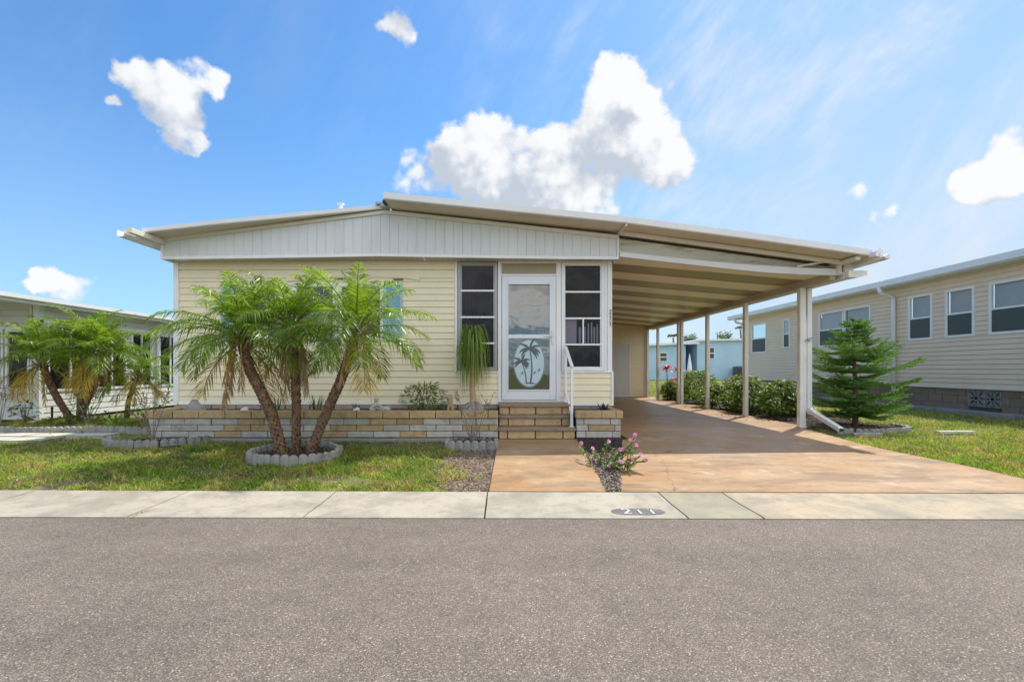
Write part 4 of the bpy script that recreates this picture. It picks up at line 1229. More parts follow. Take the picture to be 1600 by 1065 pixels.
# ------------------------------------------------------------------ palms
def frond(fol, rach, c, az, el, L, rnd, mi=0, bend=1.5, pairs=40, lw=.0130, ll=.275):
    d = Vector((math.cos(az) * math.cos(el), math.sin(az) * math.cos(el), math.sin(el)))
    side = Vector((-math.sin(az), math.cos(az), 0))
    p = Vector(c) + d * .05
    pts = [p.copy()]; dirs = [d.copy()]
    n = 16
    tw = rnd.uniform(-.25, .25)
    for i in range(n):
        a = bend / n * (0.35 + 1.3 * i / n)
        up = side.cross(d)
        dn = d * math.cos(a) - up * math.sin(a) * (1 if up.z > 0 else -1)
        if dn.z < -0.985: dn = d
        d = (dn + side * tw / n).normalized()
        side = (side - d * side.dot(d)).normalized()
        p = p + d * (L / n)
        pts.append(p.copy()); dirs.append(d.copy())
    rach.tube(pts, [.009 * (1 - .85 * i / n) + .0015 for i in range(n + 1)], 4, 0, False)
    for k in range(pairs):
        t = .16 + .84 * (k + rnd.random() * .5) / pairs
        fi = min(t * n, n - 1e-3); i = int(fi); q = pts[i].lerp(pts[i + 1], fi - i); dd = dirs[i]
        s0 = Vector((-math.sin(az), math.cos(az), 0)); s0 = (s0 - dd * s0.dot(dd)).normalized(); up = s0.cross(dd)
        if up.z < 0: up = -up
        prof = math.sin(math.pi * min(1, .18 + t * .80)) ** .6
        for s in (-1, 1):
            fw_ = .55 + .5 * t + rnd.uniform(-.12, .12)
            ld = (s0 * s + dd * fw_ + up * rnd.uniform(.05, .45)).normalized()
            ls = ld.cross(up); ls = (ls + up * rnd.uniform(-.5, .5)).normalized()
            fol.leaf(q, ld, ls, ll * prof * rnd.uniform(.8, 1.15), lw * rnd.uniform(.8, 1.2), rnd.uniform(.2, .85), mi)

def palm(label, base, curve, crown, n_fr, L, seed, r0=.075, r1=.055, yellow=3, dry=5, group=None, up_bias=0.0, pairs=42):
    rnd = random.Random(seed)
    t = thing('palm_tree', label, 'palm', tuple(base), group)
    tr = MB()
    pts = [Vector(base)] + [Vector(p) for p in curve] + [Vector(crown)]
    # smooth the axis
    ax = []
    m = len(pts) - 1
    for i in range(25):
        u = i / 24 * m; k = min(int(u), m - 1); f = u - k
        p0, p1, p2, p3 = pts[max(k - 1, 0)], pts[k], pts[k + 1], pts[min(k + 2, m)]
        ax.append(0.5 * ((2 * p1) + (p2 - p0) * f + (2 * p0 - 5 * p1 + 4 * p2 - p3) * f * f + (3 * p1 - p0 - 3 * p2 + p3) * f ** 3))
    rad = [r0 * (1.12 - .12 * min(1, i / 4)) * (1 - i / 24) + r1 * i / 24 for i in range(25)]
    tr.tube(ax, rad, 10)
    cnt = 0
    for i in range(330):                                               # old leaf-base stubs spiralling up the stem
        u = (i + rnd.random()) / 330 * 23.5; k = int(u); q = ax[k].lerp(ax[k + 1], u - k); dv = (ax[k + 1] - ax[k]).normalized()
        a = i * 2.3999
        o1 = dv.orthogonal().normalized(); o2 = dv.cross(o1)
        rd = o1 * math.cos(a) + o2 * math.sin(a); rr = rad[k]
        sw = .017 * rnd.uniform(.7, 1.3); sd2 = dv.cross(rd)
        base_p = q + rd * rr * .9
        tip = q + rd * (rr + rnd.uniform(.006, .016)) + dv * .026
        tr.add([base_p - sd2 * sw - dv * .012, base_p + sd2 * sw - dv * .012, tip + sd2 * sw * .6, tip - sd2 * sw * .6, base_p + dv * .036],
               [(0, 1, 2, 3), (3, 2, 4), (0, 3, 4), (1, 4, 2)])
    tr.build('trunk', bark, t)
    fol, rach, dryb = MB(), MB(), MB()
    c = ax[-1]
    for i in range(n_fr):
        f = i / (n_fr - 1)
        el = 1.48 - 1.68 * f ** .95 + rnd.uniform(-.12, .12) + up_bias
        az = i * 2.39996 + rnd.uniform(-.25, .25)
        young = f < .12
        frond(fol, rach, c, az, el, L * (rnd.uniform(.85, 1.12) if not young else rnd.uniform(.65, .9)), rnd, 0, rnd.uniform(1.0, 1.45) * (.55 if young else 1), pairs)
    for i in range(yellow):
        frond(fol, rach, c - Vector((0, 0, .05)), rnd.uniform(0, 6.28), -.55 + rnd.uniform(-.2, .2), L * rnd.uniform(.75, .95), rnd, 1, .9, max(20, pairs - 12))
    cr = fol.build('crown', [palm_green, palm_yellow], t)
    rach.build('leaf_stalks', rachis_mat, cr)
    for i in range(dry):
        az = rnd.uniform(0, 6.28); q = c + Vector((math.cos(az), math.sin(az), 0)) * .07
        LL = L * rnd.uniform(.5, 1.0)
        pp = [q + Vector((math.cos(az) * .12 * s, math.sin(az) * .12 * s, -LL * s ** 1.2)) for s in (0, .3, .6, 1)]
        dryb.tube(pp, [.010, .008, .006, .003], 4)
        for k in range(34):
            s = rnd.uniform(.2, 1); q2 = pp[0].lerp(pp[3], s); a2 = rnd.uniform(0, 6.28)
            d2 = Vector((math.cos(a2) * .3, math.sin(a2) * .3, -1)).normalized()
            dryb.leaf(q2, d2, d2.orthogonal().normalized(), .17, .010, .1)
    for i in range(26):                                                # fibre and cut stalk stubs under the crown
        az = i * 2.4; h = rnd.uniform(-.22, 0)
        q = c + Vector((math.cos(az) * .05, math.sin(az) * .05, h))
        dryb.tube([q, q + Vector((math.cos(az) * .09, math.sin(az) * .09, .10))], [.013, .007], 4)
    dryb.build('dry_skirt', palm_dry, cr)
    return t

PB = Vector((-2.56, 5.80, 0.02))
G1 = 'three palms growing from the ring in front of the cream house'
palm('leftmost palm of the three in the scalloped ring, stem leaning left', PB + Vector((-.115, 0, 0)), [PB + Vector((-.20, -.02, .40)), PB + Vector((-.34, -.03, .74)), PB + Vector((-.50, -.03, 1.06))], PB + Vector((-.59, -.02, 1.40)), 31, .92, 11, r0=.064, r1=.052, yellow=4, dry=5, group=G1)
palm('middle palm of the three in the scalloped ring, stem upright', PB + Vector((.03, .06, 0)), [PB + Vector((.02, .1, .55)), PB + Vector((-.02, .14, 1.05))], PB + Vector((-.06, .15, 1.54)), 28, .86, 23, r0=.045, r1=.050, yellow=1, dry=9, group=G1)
palm('rightmost palm of the three in the scalloped ring, stem leaning right', PB + Vector((.215, .03, 0)), [PB + Vector((.44, -.02, .52)), PB + Vector((.63, -.05, .93))], PB + Vector((.80, -.05, 1.46)), 33, 1.0, 37, r0=.050, r1=.054, yellow=1, dry=3, group=G1)
LB = Vector((-8.12, 9.05, 0.10))
G2 = 'palms in the raised bed before the grey house'
palm('left leaning palm before the grey house', LB + Vector((-.03, 0, 0)), [LB + Vector((-.26, 0, .36)), LB + Vector((-.46, 0, .76))], LB + Vector((-.58, 0, 1.12)), 30, .88, 51, r0=.05, yellow=6, dry=2, group=G2, pairs=40, up_bias=.36)
palm('middle upright palm before the grey house', LB + Vector((.06, .1, 0)), [LB + Vector((.06, .12, .4)), LB + Vector((.13, .15, .8))], LB + Vector((.16, .15, 1.34)), 32, .90, 63, r0=.05, yellow=3, dry=2, group=G2, pairs=40, up_bias=.36)
palm('right leaning palm before the grey house', LB + Vector((.14, 0, 0)), [LB + Vector((.29, -.02, .35)), LB + Vector((.43, -.03, .66))], LB + Vector((.58, -.03, 1.20)), 32, .92, 77, r0=.05, yellow=7, dry=2, group=G2, pairs=40, up_bias=.32)
palm('thin dark stemmed palm beside the downspout of the grey house', Vector((-7.45, 9.5, .08)), [Vector((-7.40, 9.5, .45))], Vector((-7.22, 9.5, .95)), 18, .72, 85, r0=.035, r1=.03, yellow=5, dry=1, group=G2, pairs=34)

# ponytail palm in the long planter
pt = thing('ponytail_palm', 'ponytail palm with long drooping leaves and bare stem in planter beside the glazed porch', 'plant', (-.47, 7.55, .38))
rnd = random.Random(91)
b = MB(); b.tube([(-.47, 7.55, .36), (-.475, 7.55, .55), (-.49, 7.55, .8), (-.48, 7.55, 1.1), (-.48, 7.55, 1.45)], [.06, .05, .042, .036, .03], 9); b.build('stem', palm_dry, pt, smooth=True)
b = MB()
for i in range(230):
    az = rnd.uniform(0, 6.28); h = rnd.random()
    q = Vector((-.48, 7.55, 1.18 + .34 * h)); L = rnd.uniform(.30, .80); out = rnd.uniform(.10, .31)
    yel = 1 if (h < .16 and rnd.random() < .7) else 0
    pts = []
    for k in range(7):
        t = k / 6
        pts.append(q + Vector((math.cos(az) * out * math.sin(math.pi / 2 * min(1, t * 1.4)), math.sin(az) * out * math.sin(math.pi / 2 * min(1, t * 1.4)), (.30 - .12 * (1 - h)) * math.sin(math.pi * min(t * 1.6, 1)) * (.9 if t < .63 else 0) - L * max(0, t - .22) ** 1.25)))
    sdv = Vector((-math.sin(az), math.cos(az), 0)) * .0085
    o = len(b.v)
    for k, p in enumerate(pts):
        w_ = 1 - .85 * (k / 6) ** 2
        b.v.extend((tuple(p - sdv * w_), tuple(p + sdv * w_)))
    for k in range(6): b.f.append((o + 2 * k, o + 2 * k + 1, o + 2 * k + 3, o + 2 * k + 2)); b.m.append(yel)
b.build('leaves', [palm_green, palm_dry], pt)
b = MB(); b.lathe(-.47, 7.50, [(.22, .36), (.19, .44), (.12, .50), (.085, .53)], 12); tag(b.build('stone_collar', concrete, None, (-.47, 7.5, .37)), 'blue grey stone collar round the foot of the ponytail palm', 'collar')

# Norfolk pine
NP = Vector((6.27, 8.55, 0))
npine = thing('norfolk_pine', 'young norfolk pine with tiered green branches beside the front carport post', 'tree', tuple(NP))
rnd = random.Random(17)
b = MB(); b.tube([NP + Vector((0, 0, -.02)), NP + Vector((.01, 0, .6)), NP + Vector((-.02, 0, 1.3)), NP + Vector((-.02, 0, 1.88))], [.05, .04, .025, .008], 9)
b.build('trunk', brown_wood, npine, smooth=True)
fol, st = MB(), MB()
def needle_rope(p0, p1, sag, r, n):
    p0, p1 = Vector(p0), Vector(p1)
    d = (p1 - p0); L = d.length; d.normalize()
    o1 = d.orthogonal().normalized(); o2 = d.cross(o1)
    cnt = max(6, int(L * n))
    for i in range(cnt):
        t = (i + rnd.random()) / cnt
        q = p0.lerp(p1, t) + Vector((0, 0, -sag * math.sin(math.pi * t)))
        a = i * 2.4 + rnd.uniform(-.4, .4)
        rd = o1 * math.cos(a) + o2 * math.sin(a)
        nd = (rd * .75 + d * .75).normalized()
        fol.leaf(q, nd, nd.cross(rd + Vector((.01, .02, .03))).normalized(), r * rnd.uniform(.8, 1.3), .0125, -.1)
tiers = [(.22, .62, 7), (.40, .80, 7), (.59, .86, 7), (.79, .84, 6), (.99, .86, 6), (1.18, .84, 6), (1.35, .64, 5), (1.51, .50, 5), (1.66, .38, 5), (1.78, .24, 4), (1.85, .12, 4)]
for ti, (z, L, nb) in enumerate(tiers):
    ph = rnd.uniform(0, 6.28)
    for k in range(nb + 2):
        az = ph + 6.283 * k / nb + rnd.uniform(-.3, .3); LL = L * rnd.uniform(.68, 1.12) * (1 if k < nb else .5)
        el = (.0 + .26 * (z / 1.8)) + rnd.uniform(-.15, .16)
        base_p = NP + Vector((0, 0, z + (rnd.uniform(-.035, .05) if k < nb else rnd.uniform(.03, .12)))); hd = Vector((math.cos(az), math.sin(az), 0)); sdv = Vector((-math.sin(az), math.cos(az), 0))
        def bp(t): return base_p + hd * (LL * t) + Vector((0, 0, LL * (el * t + .10 * t ** 3 - .06 * math.sin(math.pi * t))))
        bpts = [bp(i / 6) for i in range(7)]
        st.tube(bpts, [.010, .009, .008, .007, .006, .004, .002], 5)
        for i in range(6): needle_rope(bpts[i], bpts[i + 1], 0, .032, 230)
        nbr = max(5, int(LL * 15))
        for j in range(nbr):
            t = .12 + .86 * j / nbr
            ln = (.30 * (1 - .5 * t) * min(1, LL / .5)) * rnd.uniform(.8, 1.15)
            for s in (-1, 1):
                q = bp(t); e = q + (sdv * s * .80 + hd * .62).normalized() * ln + Vector((0, 0, rnd.uniform(-.012, .03)))
                needle_rope(q, e, .012, .030, 240)
st.build('branches', brown_wood, npine)
fol.build('needles', pine_green, npine)

# ------------------------------------------------------------------ bushes
def bush(name, label, cat, c, rx, ry, rz, n, seed, mats, leaf=(.05, .09), wid=.5, group=None, hole=.08, mix=(0.0, 0.0), stems=7, low=0.05):
    rnd = random.Random(seed)
    c = Vector(c)
    t = thing(name, label, cat, tuple(c), group)
    s = MB(); tips = []
    for i in range(stems):
        a = rnd.uniform(0, 6.28); r = rnd.uniform(.3, .9)
        tip = c + Vector((rx * r * math.cos(a), ry * r * math.sin(a), rz * rnd.uniform(.6, 1.0)))
        mid = c.lerp(tip, .5) + Vector((rnd.uniform(-.03, .03), rnd.uniform(-.03, .03), rz * .12))
        s.tube([c + Vector((rnd.uniform(-.04, .04), rnd.uniform(-.04, .04), -.01)), mid, tip], [.010, .007, .003], 5); tips.append(tip)
    s.build('stems', wood, t)
    f = MB(); k = 0; g = 0
    while k < n and g < n * 20:
        g += 1
        a = rnd.uniform(0, 6.283); u = rnd.random() ** .45; h = rnd.random()
        env = math.sin(math.pi * min(1, .12 + .80 * h)) ** .6
        p = c + Vector((rx * u * env * math.cos(a), ry * u * env * math.sin(a), low + (rz - low) * h))
        if mnoise.noise(p * 4.2 + Vector((seed, 0, 0))) < -hole: continue
        k += 1
        d = (Vector((math.cos(a), math.sin(a), 0)) * (.4 + u) + Vector((rnd.gauss(0, .5), rnd.gauss(0, .5), rnd.gauss(.35, .5)))).normalized()
        sd2 = (d.cross(Vector((0, 0, 1))) + Vector((rnd.gauss(0, .3), rnd.gauss(0, .3), rnd.gauss(0, .3)))).normalized()
        L = rnd.uniform(*leaf)
        x = rnd.random(); mi = 1 if x < mix[0] else (2 if x < mix[0] + mix[1] else 0)
        f.broad(p, d, sd2, L, L * wid, .25, mi)
    f.build('foliage', mats, t)
    return t
GM = [bush_green, bush_light, bush_brown]
GB = 'shrubs in a row along the carport posts'
bush('shrub', 'dense glossy green shrub nearest the second carport post', 'shrub', (5.95, 10.25, 0), .50, .45, .80, 1426, 1, GM, (0.078, 0.130), group=GB, mix=(0.28, .06))
bush('shrub', 'loose shrub at the bark mulch end of the row', 'shrub', (6.40, 10.45, 0), .34, .3, .60, 598, 2, GM, (0.065, 0.117), group=GB, mix=(0.33, .10))
bush('shrub', 'broad dark green shrub between the second and third carport posts', 'shrub', (5.80, 11.3, 0), .55, .6, .76, 1747, 3, GM, (0.078, 0.130), group=GB, mix=(0.26, .08))
bush('shrub', 'leafy shrub with brown tinged leaves right behind the third carport post', 'shrub', (6.15, 12.4, 0), .6, .6, .86, 1609, 4, GM, (0.078, 0.143), group=GB, mix=(0.26, .16))
bush('shrub', 'rounded yellow green shrub, brightest of the row', 'shrub', (5.95, 14.7, 0), .62, .5, .98, 2070, 5, [bush_light, bush_green, bush_brown], (.08, .14), .42, group=GB, mix=(.15, .02), hole=.5)
bush('shrub', 'low dark shrub under the yellow green shrub', 'shrub', (5.60, 12.9, 0), .38, .6, .62, 1058, 6, GM, (0.065, 0.117), group=GB, mix=(0.28, .08))
bush('shrub', 'spreading shrub below the red leaved plant', 'shrub', (5.72, 16.0, 0), .40, .6, .62, 1426, 7, GM, (0.078, 0.130), group=GB, mix=(0.38, .14))
bush('shrub', 'pale leafed shrub last in the row by the storage shed', 'shrub', (5.95, 17.1, 0), .35, .5, .55, 873, 8, GM, (0.078, 0.130), group=GB, mix=(0.53, .1))
rnd = random.Random(44)
ti = thing('ti_plant', 'crimson leaved ti plant on thin stems before the blue house', 'plant', (5.75, 16.2, 0))
b = MB(); b.tube([(5.75, 16.2, 0), (5.74, 16.2, .6), (5.73, 16.2, 1.08)], [.022, .018, .012], 6); b.tube([(5.80, 16.15, 0), (5.90, 16.15, .7)], [.016, .01], 6); b.build('stem', wood, ti)
b = MB()
for i in range(40):
    a = rnd.uniform(0, 6.28); q = (Vector((5.73, 16.2, 1.0 + .12 * rnd.random())) if i < 30 else Vector((5.90, 16.15, .68)))
    d = Vector((math.cos(a), math.sin(a), rnd.uniform(-.2, 1.2))).normalized()
    b.broad(q, d, d.cross(Vector((0, 0, 1))).normalized(), rnd.uniform(.22, .34) * (1 if i < 30 else .6), .08, .35)
b.build('leaves', red_leaf, ti)
ti2 = dup(ti, (6.15, 16.9, 0), 2.0, 'darker red leaved plant half hidden by the twin carport posts', .95)
ti.location.x = 5.55

def twiggy(label, c, h, n, seed, spread, leafy=0, lean=(0, 0)):
    rnd = random.Random(seed); c = Vector(c)
    t = thing('bare_shrub', label, 'shrub', tuple(c))
    b = MB(); lf = MB()
    for i in range(n):
        a = rnd.uniform(0, 6.28); r = spread * rnd.uniform(.3, 1)
        tip = c + Vector((r * math.cos(a) + lean[0], r * math.sin(a) * .6 + lean[1], h * rnd.uniform(.65, 1)))
        m1 = c.lerp(tip, .4) + Vector((rnd.uniform(-.04, .04), rnd.uniform(-.04, .04), .04))
        b.tube([c, m1, tip], [.007, .0045, .0015], 5)
        for k in range(5):
            s = rnd.uniform(.35, .95); q = m1.lerp(tip, s); e = q + Vector((rnd.uniform(-.1, .1), rnd.uniform(-.08, .08), rnd.uniform(.03, .14)))
            b.tube([q, e], [.004, .0015], 4)
            for _ in range(leafy):
                d = Vector((rnd.gauss(0, 1), rnd.gauss(0, 1), rnd.gauss(.3, .6))).normalized()
                lf.broad(q.lerp(e, rnd.random()), d, d.orthogonal().normalized(), .035, .018, .2)
    b.build('twigs', wood, t)
    if leafy: lf.build('leaves', bush_brown, t)
twiggy('leafless twiggy shrub in the small bed at the left end of the planter', (-4.93, 6.75, .02), .85, 9, 5, .34, 1)
twiggy('nearly bare shrub with a few brown leaves in the scalloped box by the steps', (-.42, 6.52, .03), .78, 10, 6, .32, 2)

# flowering plant in the wedge bed
fp = thing('flowering_plant', 'pink flowering periwinkle sprawling in the mulch wedge beside the front walk', 'plant', (1.12, 4.85, .02))
rnd = random.Random(73)
tips = [(950, 690, 5.35), (930, 713, 5.25), (975, 742, 5.0), (985, 706, 5.0), (965, 705, 5.1), (973, 748, 4.75), (926, 700, 5.4), (993, 716, 4.9), (1000, 688, 4.85), (955, 726, 4.9), (990, 730, 4.7), (905, 697, 5.6), (1002, 712, 4.8), (972, 722, 4.7), (988, 695, 4.85), (941, 700, 5.2), (960, 700, 5.4), (1008, 722, 4.75)]
s, lf = MB(), MB()
fl_pts = [(908, 692, 5.5), (926, 700, 5.35), (951, 689, 5.3), (924, 714, 5.2), (932, 719, 5.15), (972, 702, 5.0), (979, 701, 4.95), (968, 702, 5.0), (992, 679, 4.85), (989, 686, 4.85), (986, 687, 4.9), (994, 695, 4.85), (1001, 710, 4.8), (1010, 718, 4.75), (988, 716, 4.8), (970, 721, 4.75), (952, 728, 4.85)]
for i, (px, py, Y) in enumerate(tips + [(a, c + 2, y) for a, c, y in fl_pts]):
    tip = at(px, py, Y); tip.z = max(tip.z, .05)
    rt = Vector((1.02 + rnd.uniform(-.12, .2), 4.95 + rnd.uniform(-.35, .5), .015)); rt = rt.lerp(Vector((tip.x, tip.y, .015)), .55)
    mid = rt.lerp(tip, .5) + Vector((0, 0, .03))
    s.tube([rt, mid, tip], [.005, .004, .002], 5)
    for k in range(26):
        t = rnd.uniform(.15, 1); q = rt.lerp(mid, t * 2) if t < .5 else mid.lerp(tip, t * 2 - 1)
        a = rnd.uniform(0, 6.28); d = Vector((math.cos(a), math.sin(a), rnd.uniform(.1, .9))).normalized()
        lf.broad(q, d, d.cross(Vector((0, 0, 1))).normalized(), rnd.uniform(.03, .052), .021, .2, 1 if rnd.random() < .35 else 0)
s.build('stems', rachis_mat, fp)
lf.build('leaves', [mat('periwinkle_leaf', (.12, .22, .035), .4, island=.35, translucent=.35), bush_light], fp)
for (px, py, Y) in fl_pts:
    c = at(px, py, Y); b = MB()
    nrm = Vector((rnd.uniform(-.5, .5), -.8, rnd.uniform(.3, .9))).normalized(); o1 = nrm.orthogonal().normalized(); o2 = nrm.cross(o1)
    for k in range(5):
        a = 1.2566 * k + rnd.random() * .3; d = (o1 * math.cos(a) + o2 * math.sin(a) + nrm * .25).normalized()
        b.broad(c, d, d.cross(nrm).normalized(), .027, .030, .05)
    for k in range(3):
        d = (nrm + o1 * rnd.uniform(-.8, .8) + o2 * rnd.uniform(-.8, .8)).normalized(); b.broad(c - nrm * .004, d, d.orthogonal().normalized(), .020, .022, .05)
    b.build('blossom', pink_petal, fp)

# small plants in the planters and in the left bed
def spiky(name, label, c, n, L, W, seed, m, droop=.3, el=(.3, 1.4), spread=.03, group=None):
    rnd = random.Random(seed); c = Vector(c)
    b = MB()
    for i in range(n):
        a = rnd.uniform(0, 6.28); e = rnd.uniform(*el)
        d = Vector((math.cos(a) * math.cos(e), math.sin(a) * math.cos(e), math.sin(e)))
        q = c + Vector((math.cos(a) * spread * rnd.random(), math.sin(a) * spread * rnd.random(), -.01))
        l = L * rnd.uniform(.6, 1.1); sd2 = Vector((-math.sin(a), math.cos(a), 0))
        pts = [q + d * (l * t) - Vector((0, 0, droop * l * t * t)) for t in (0, .35, .7, 1)]
        o = len(b.v)
        for p, w_ in zip(pts, (.8, 1, .7, .05)): b.v.extend((tuple(p - sd2 * W / 2 * w_), tuple(p + sd2 * W / 2 * w_)))
        for k in range(3): b.f.append((o + 2 * k, o + 2 * k + 1, o + 2 * k + 3, o + 2 * k + 2)); b.m.append(0)
    o = b.build(name, m, None, tuple(c))
    return tag(o, label, 'plant', group)
spiky('aloe', 'dark spiky aloe in the small square planter', (1.56, 7.45, .40), 34, .24, .022, 1, dark_leaf, .25, (.1, 1.3), .05)
spiky('snake_plant', 'thin upright green plant in planter behind the left palm stem', (-3.55, 7.55, .40), 12, .26, .02, 2, bush_green, .05, (.9, 1.5), .05)
spiky('snake_plant', 'upright green plant in planter between the left and middle palm stems', (-2.95, 7.6, .40), 14, .30, .022, 3, bush_green, .05, (.9, 1.5), .06)
spiky('spider_plant', 'arching dark plant in planter left of the right palm stem', (-2.30, 7.5, .40), 26, .26, .014, 4, dark_leaf, .5, (.4, 1.4), .04)
bush('fern', 'yellow green bushy fern in the planter under the right palm fronds', 'plant', (-1.22, 7.40, .38), .36, .22, .42, 760, 9, [bush_light, bush_green, bush_brown], (.07, .13), .22, mix=(.3, .1), hole=.6, stems=4, low=.02)
bush('succulent', 'low bronze green succulent right of the fern in the planter', 'plant', (-.90, 7.45, .38), .14, .12, .15, 130, 10, [bush_brown, bush_green, bush_light], (.03, .06), .4, mix=(.4, .2), hole=.6, stems=4, low=.02)
for i, (px, py, Y, h, w_) in enumerate(((285, 652, 8.6, .5, .45), (268, 655, 8.2, .45, .4), (232, 640, 9.6, .55, .4))):
    p = ground_at(px, py)
GLB = 'plants in the bed before the grey house'
spiky('strap_leaf_plant', 'clump of yellow green strap leaves before the grey house downspout', (-6.62, 9.1, .08), 60, .48, .028, 11, bush_light, .45, (.3, 1.4), .16, GLB)
spiky('strap_leaf_plant', 'dark green strap leaf clump right of the grey house palms', (-6.98, 8.6, .08), 50, .42, .026, 12, bush_green, .45, (.3, 1.4), .15, GLB)
bush('shrub', 'small dark leafed shrub with bare stems right of the grey house palms', 'shrub', (-7.35, 8.5, .06), .32, .25, .56, 170, 13, [dark_leaf, bush_green, bush_brown], (.05, .08), group=GLB, mix=(.3, .1), hole=.1)
bush('shrub', 'rose like shrub with pinkish leaves at the corner of the cream house', 'shrub', (-5.95, 8.9, .03), .28, .3, .85, 260, 14, [bush_light, bush_green, mat('pinkish_leaf', (.42, .16, .16), .5, island=.3, translucent=.3)], (.04, .08), group=GLB, mix=(.35, .18), hole=.1)
bush('shrub', 'pale low shrub growing at the left end of the planter', 'shrub', (-6.05, 8.1, .03), .32, .3, .42, 220, 15, [bush_light, bush_green, bush_brown], (.05, .09), group=GLB, mix=(.2, .25), hole=.2)
bush('shrub', 'bright green young plant at the foot of the grey house front', 'shrub', (-8.72, 8.75, .06), .18, .15, .42, 110, 16, [bush_light, bush_green, bush_brown], (.06, .11), group=GLB, mix=(.5, .05))
twiggy('dry thin stemmed shrub at the left edge before the grey house', (-8.55, 8.15, .06), .85, 8, 31, .28, 3)
bush('ground_cover', 'low leafy ground cover around the grey house palms', 'plant', (-7.7, 8.75, .04), .7, .4, .16, 420, 18, [bush_green, bush_light, bush_brown], (.04, .07), group=GLB, mix=(.3, .1), stems=6, low=.02)
# ------------------------------------------------------------------ edging stones, beds, pavers, ornaments
def edger_mesh(mb, L=.30, h=.105, n=3, t=.05):
    w = L / n
    for k in range(n):                                                  # each lobe is a rounded, bulging tombstone
        cx = -L / 2 + w * (k + .5)
        prof = [(cx - w / 2, -.05), (cx, -.05), (cx + w / 2, -.05)] + [(cx + w * .5 * math.cos(math.pi * i / 8), h - .045 + .045 * math.sin(math.pi * i / 8)) for i in range(9)]
        m_ = len(prof)
        bul = lambda a: t * (.30 + .26 * math.cos((a - cx) / w * math.pi))
        vs = [(a, -bul(a), c) for a, c in prof] + [(a, bul(a), c) for a, c in prof] + [(cx, -t * .62, h * .45), (cx, t * .62, h * .45)]
        fs = [(q, (q + 1) % m_, 2 * m_) for q in range(m_)] + [(m_ + (q + 1) % m_, m_ + q, 2 * m_ + 1) for q in range(m_)] + [(q, m_ + q, m_ + (q + 1) % m_, (q + 1) % m_) for q in range(m_)]
        mb.add(vs, fs)
b = MB(); edger_mesh(b, .30, .10)
edger = b.build('edging_stone', concrete, None, (0, 0, 0), bevel=.008)
b = MB(); edger_mesh(b, .62, .11, 6, .05)
edger_long = b.build('edging_stone', concrete, None, (0, 0, 0), bevel=.008)
used = set()
def put(proto, x, y, z, rz, label, group):
    o = proto if proto.name not in used else proto.copy()
    if proto.name in used: C.objects.link(o)
    used.add(proto.name)
    o.location = (x, y, z); o.rotation_euler = (0, 0, rz); tag(o, label, 'edging stone', group)
    return o
rnd = random.Random(2)
cx, cy = -2.50, 5.80
for k in range(11):
    a = 2 * math.pi * k / 11 + .12
    put(edger, cx + .50 * math.cos(a), cy + .50 * math.sin(a), -.005 + rnd.uniform(-.01, .012), a + math.pi / 2 + rnd.uniform(-.05, .05), 'grey scalloped edging stone in the ring around the three palms before the cream house', 'edging stones of the palm ring')
lc = [(-5.40, 6.62), (-5.15, 6.48), (-4.88, 6.46), (-4.60, 6.50), (-4.43, 6.72), (-4.32, 6.98)]
seq = [(-5.62, 6.86, -.9), (-5.44, 6.60, -.55), (-5.14, 6.50, -.08), (-4.83, 6.50, .08), (-4.56, 6.64, .7), (-4.36, 6.88, 1.0)]
for x, y, a in seq: put(edger, x, y, -.01, a, 'grey scalloped edging stone of the small bed at the left end of the planter', 'edging stones of the small left bed')
put(edger_long, -.42, 6.30, .0, 0, 'long scalloped edging stone across the front of the box by the steps', 'edging stones of the box by the steps')
for x, s, l in ((-.745, 1, 'left'), (-.095, -1, 'right')):
    put(edger, x, 6.46, .005, R(90), f'scalloped edging stone closing the {l} end of the box by the steps', 'edging stones of the box by the steps')
for k in range(13):
    x = -8.9 + k * .305
    y = 7.92 + .03 * math.sin(k) - .004 * k
    put(edger, x, y, .005 + rnd.uniform(-.012, .012), rnd.uniform(-.06, .06) + (0.35 if k > 9 else 0), 'grey scalloped edging stone in the row before the grey house palms', 'edging stones before the grey house')
for k, (x, y, a) in enumerate([(5.72, 8.02, .1), (6.02, 7.97, -.1), (6.32, 8.0, .1), (6.62, 8.08, .3), (6.9, 8.2, .5), (7.08, 8.42, 1.0), (7.14, 8.7, 1.5)]):
    put(edger, x, y, -.04, a, 'low grey edging stone around the norfolk pine mulch', 'edging stones around the norfolk pine')
b = MB(); b.box(5.50, 5.95, 7.52, 7.60, -.02, .045); tag(b.build('edging_slab', concrete, None, (5.7, 7.56, 0), bevel=.012), 'flat grey concrete slab beside the downspout mouth', 'slab')
b = MB(); b.box(7.15, 7.75, 7.86, 7.96, -.02, .03); tag(b.build('edging_slab', paver_mat, None, (7.4, 7.9, 0), bevel=.008), 'pale flat stone strip lying on grass right of the pine', 'slab')

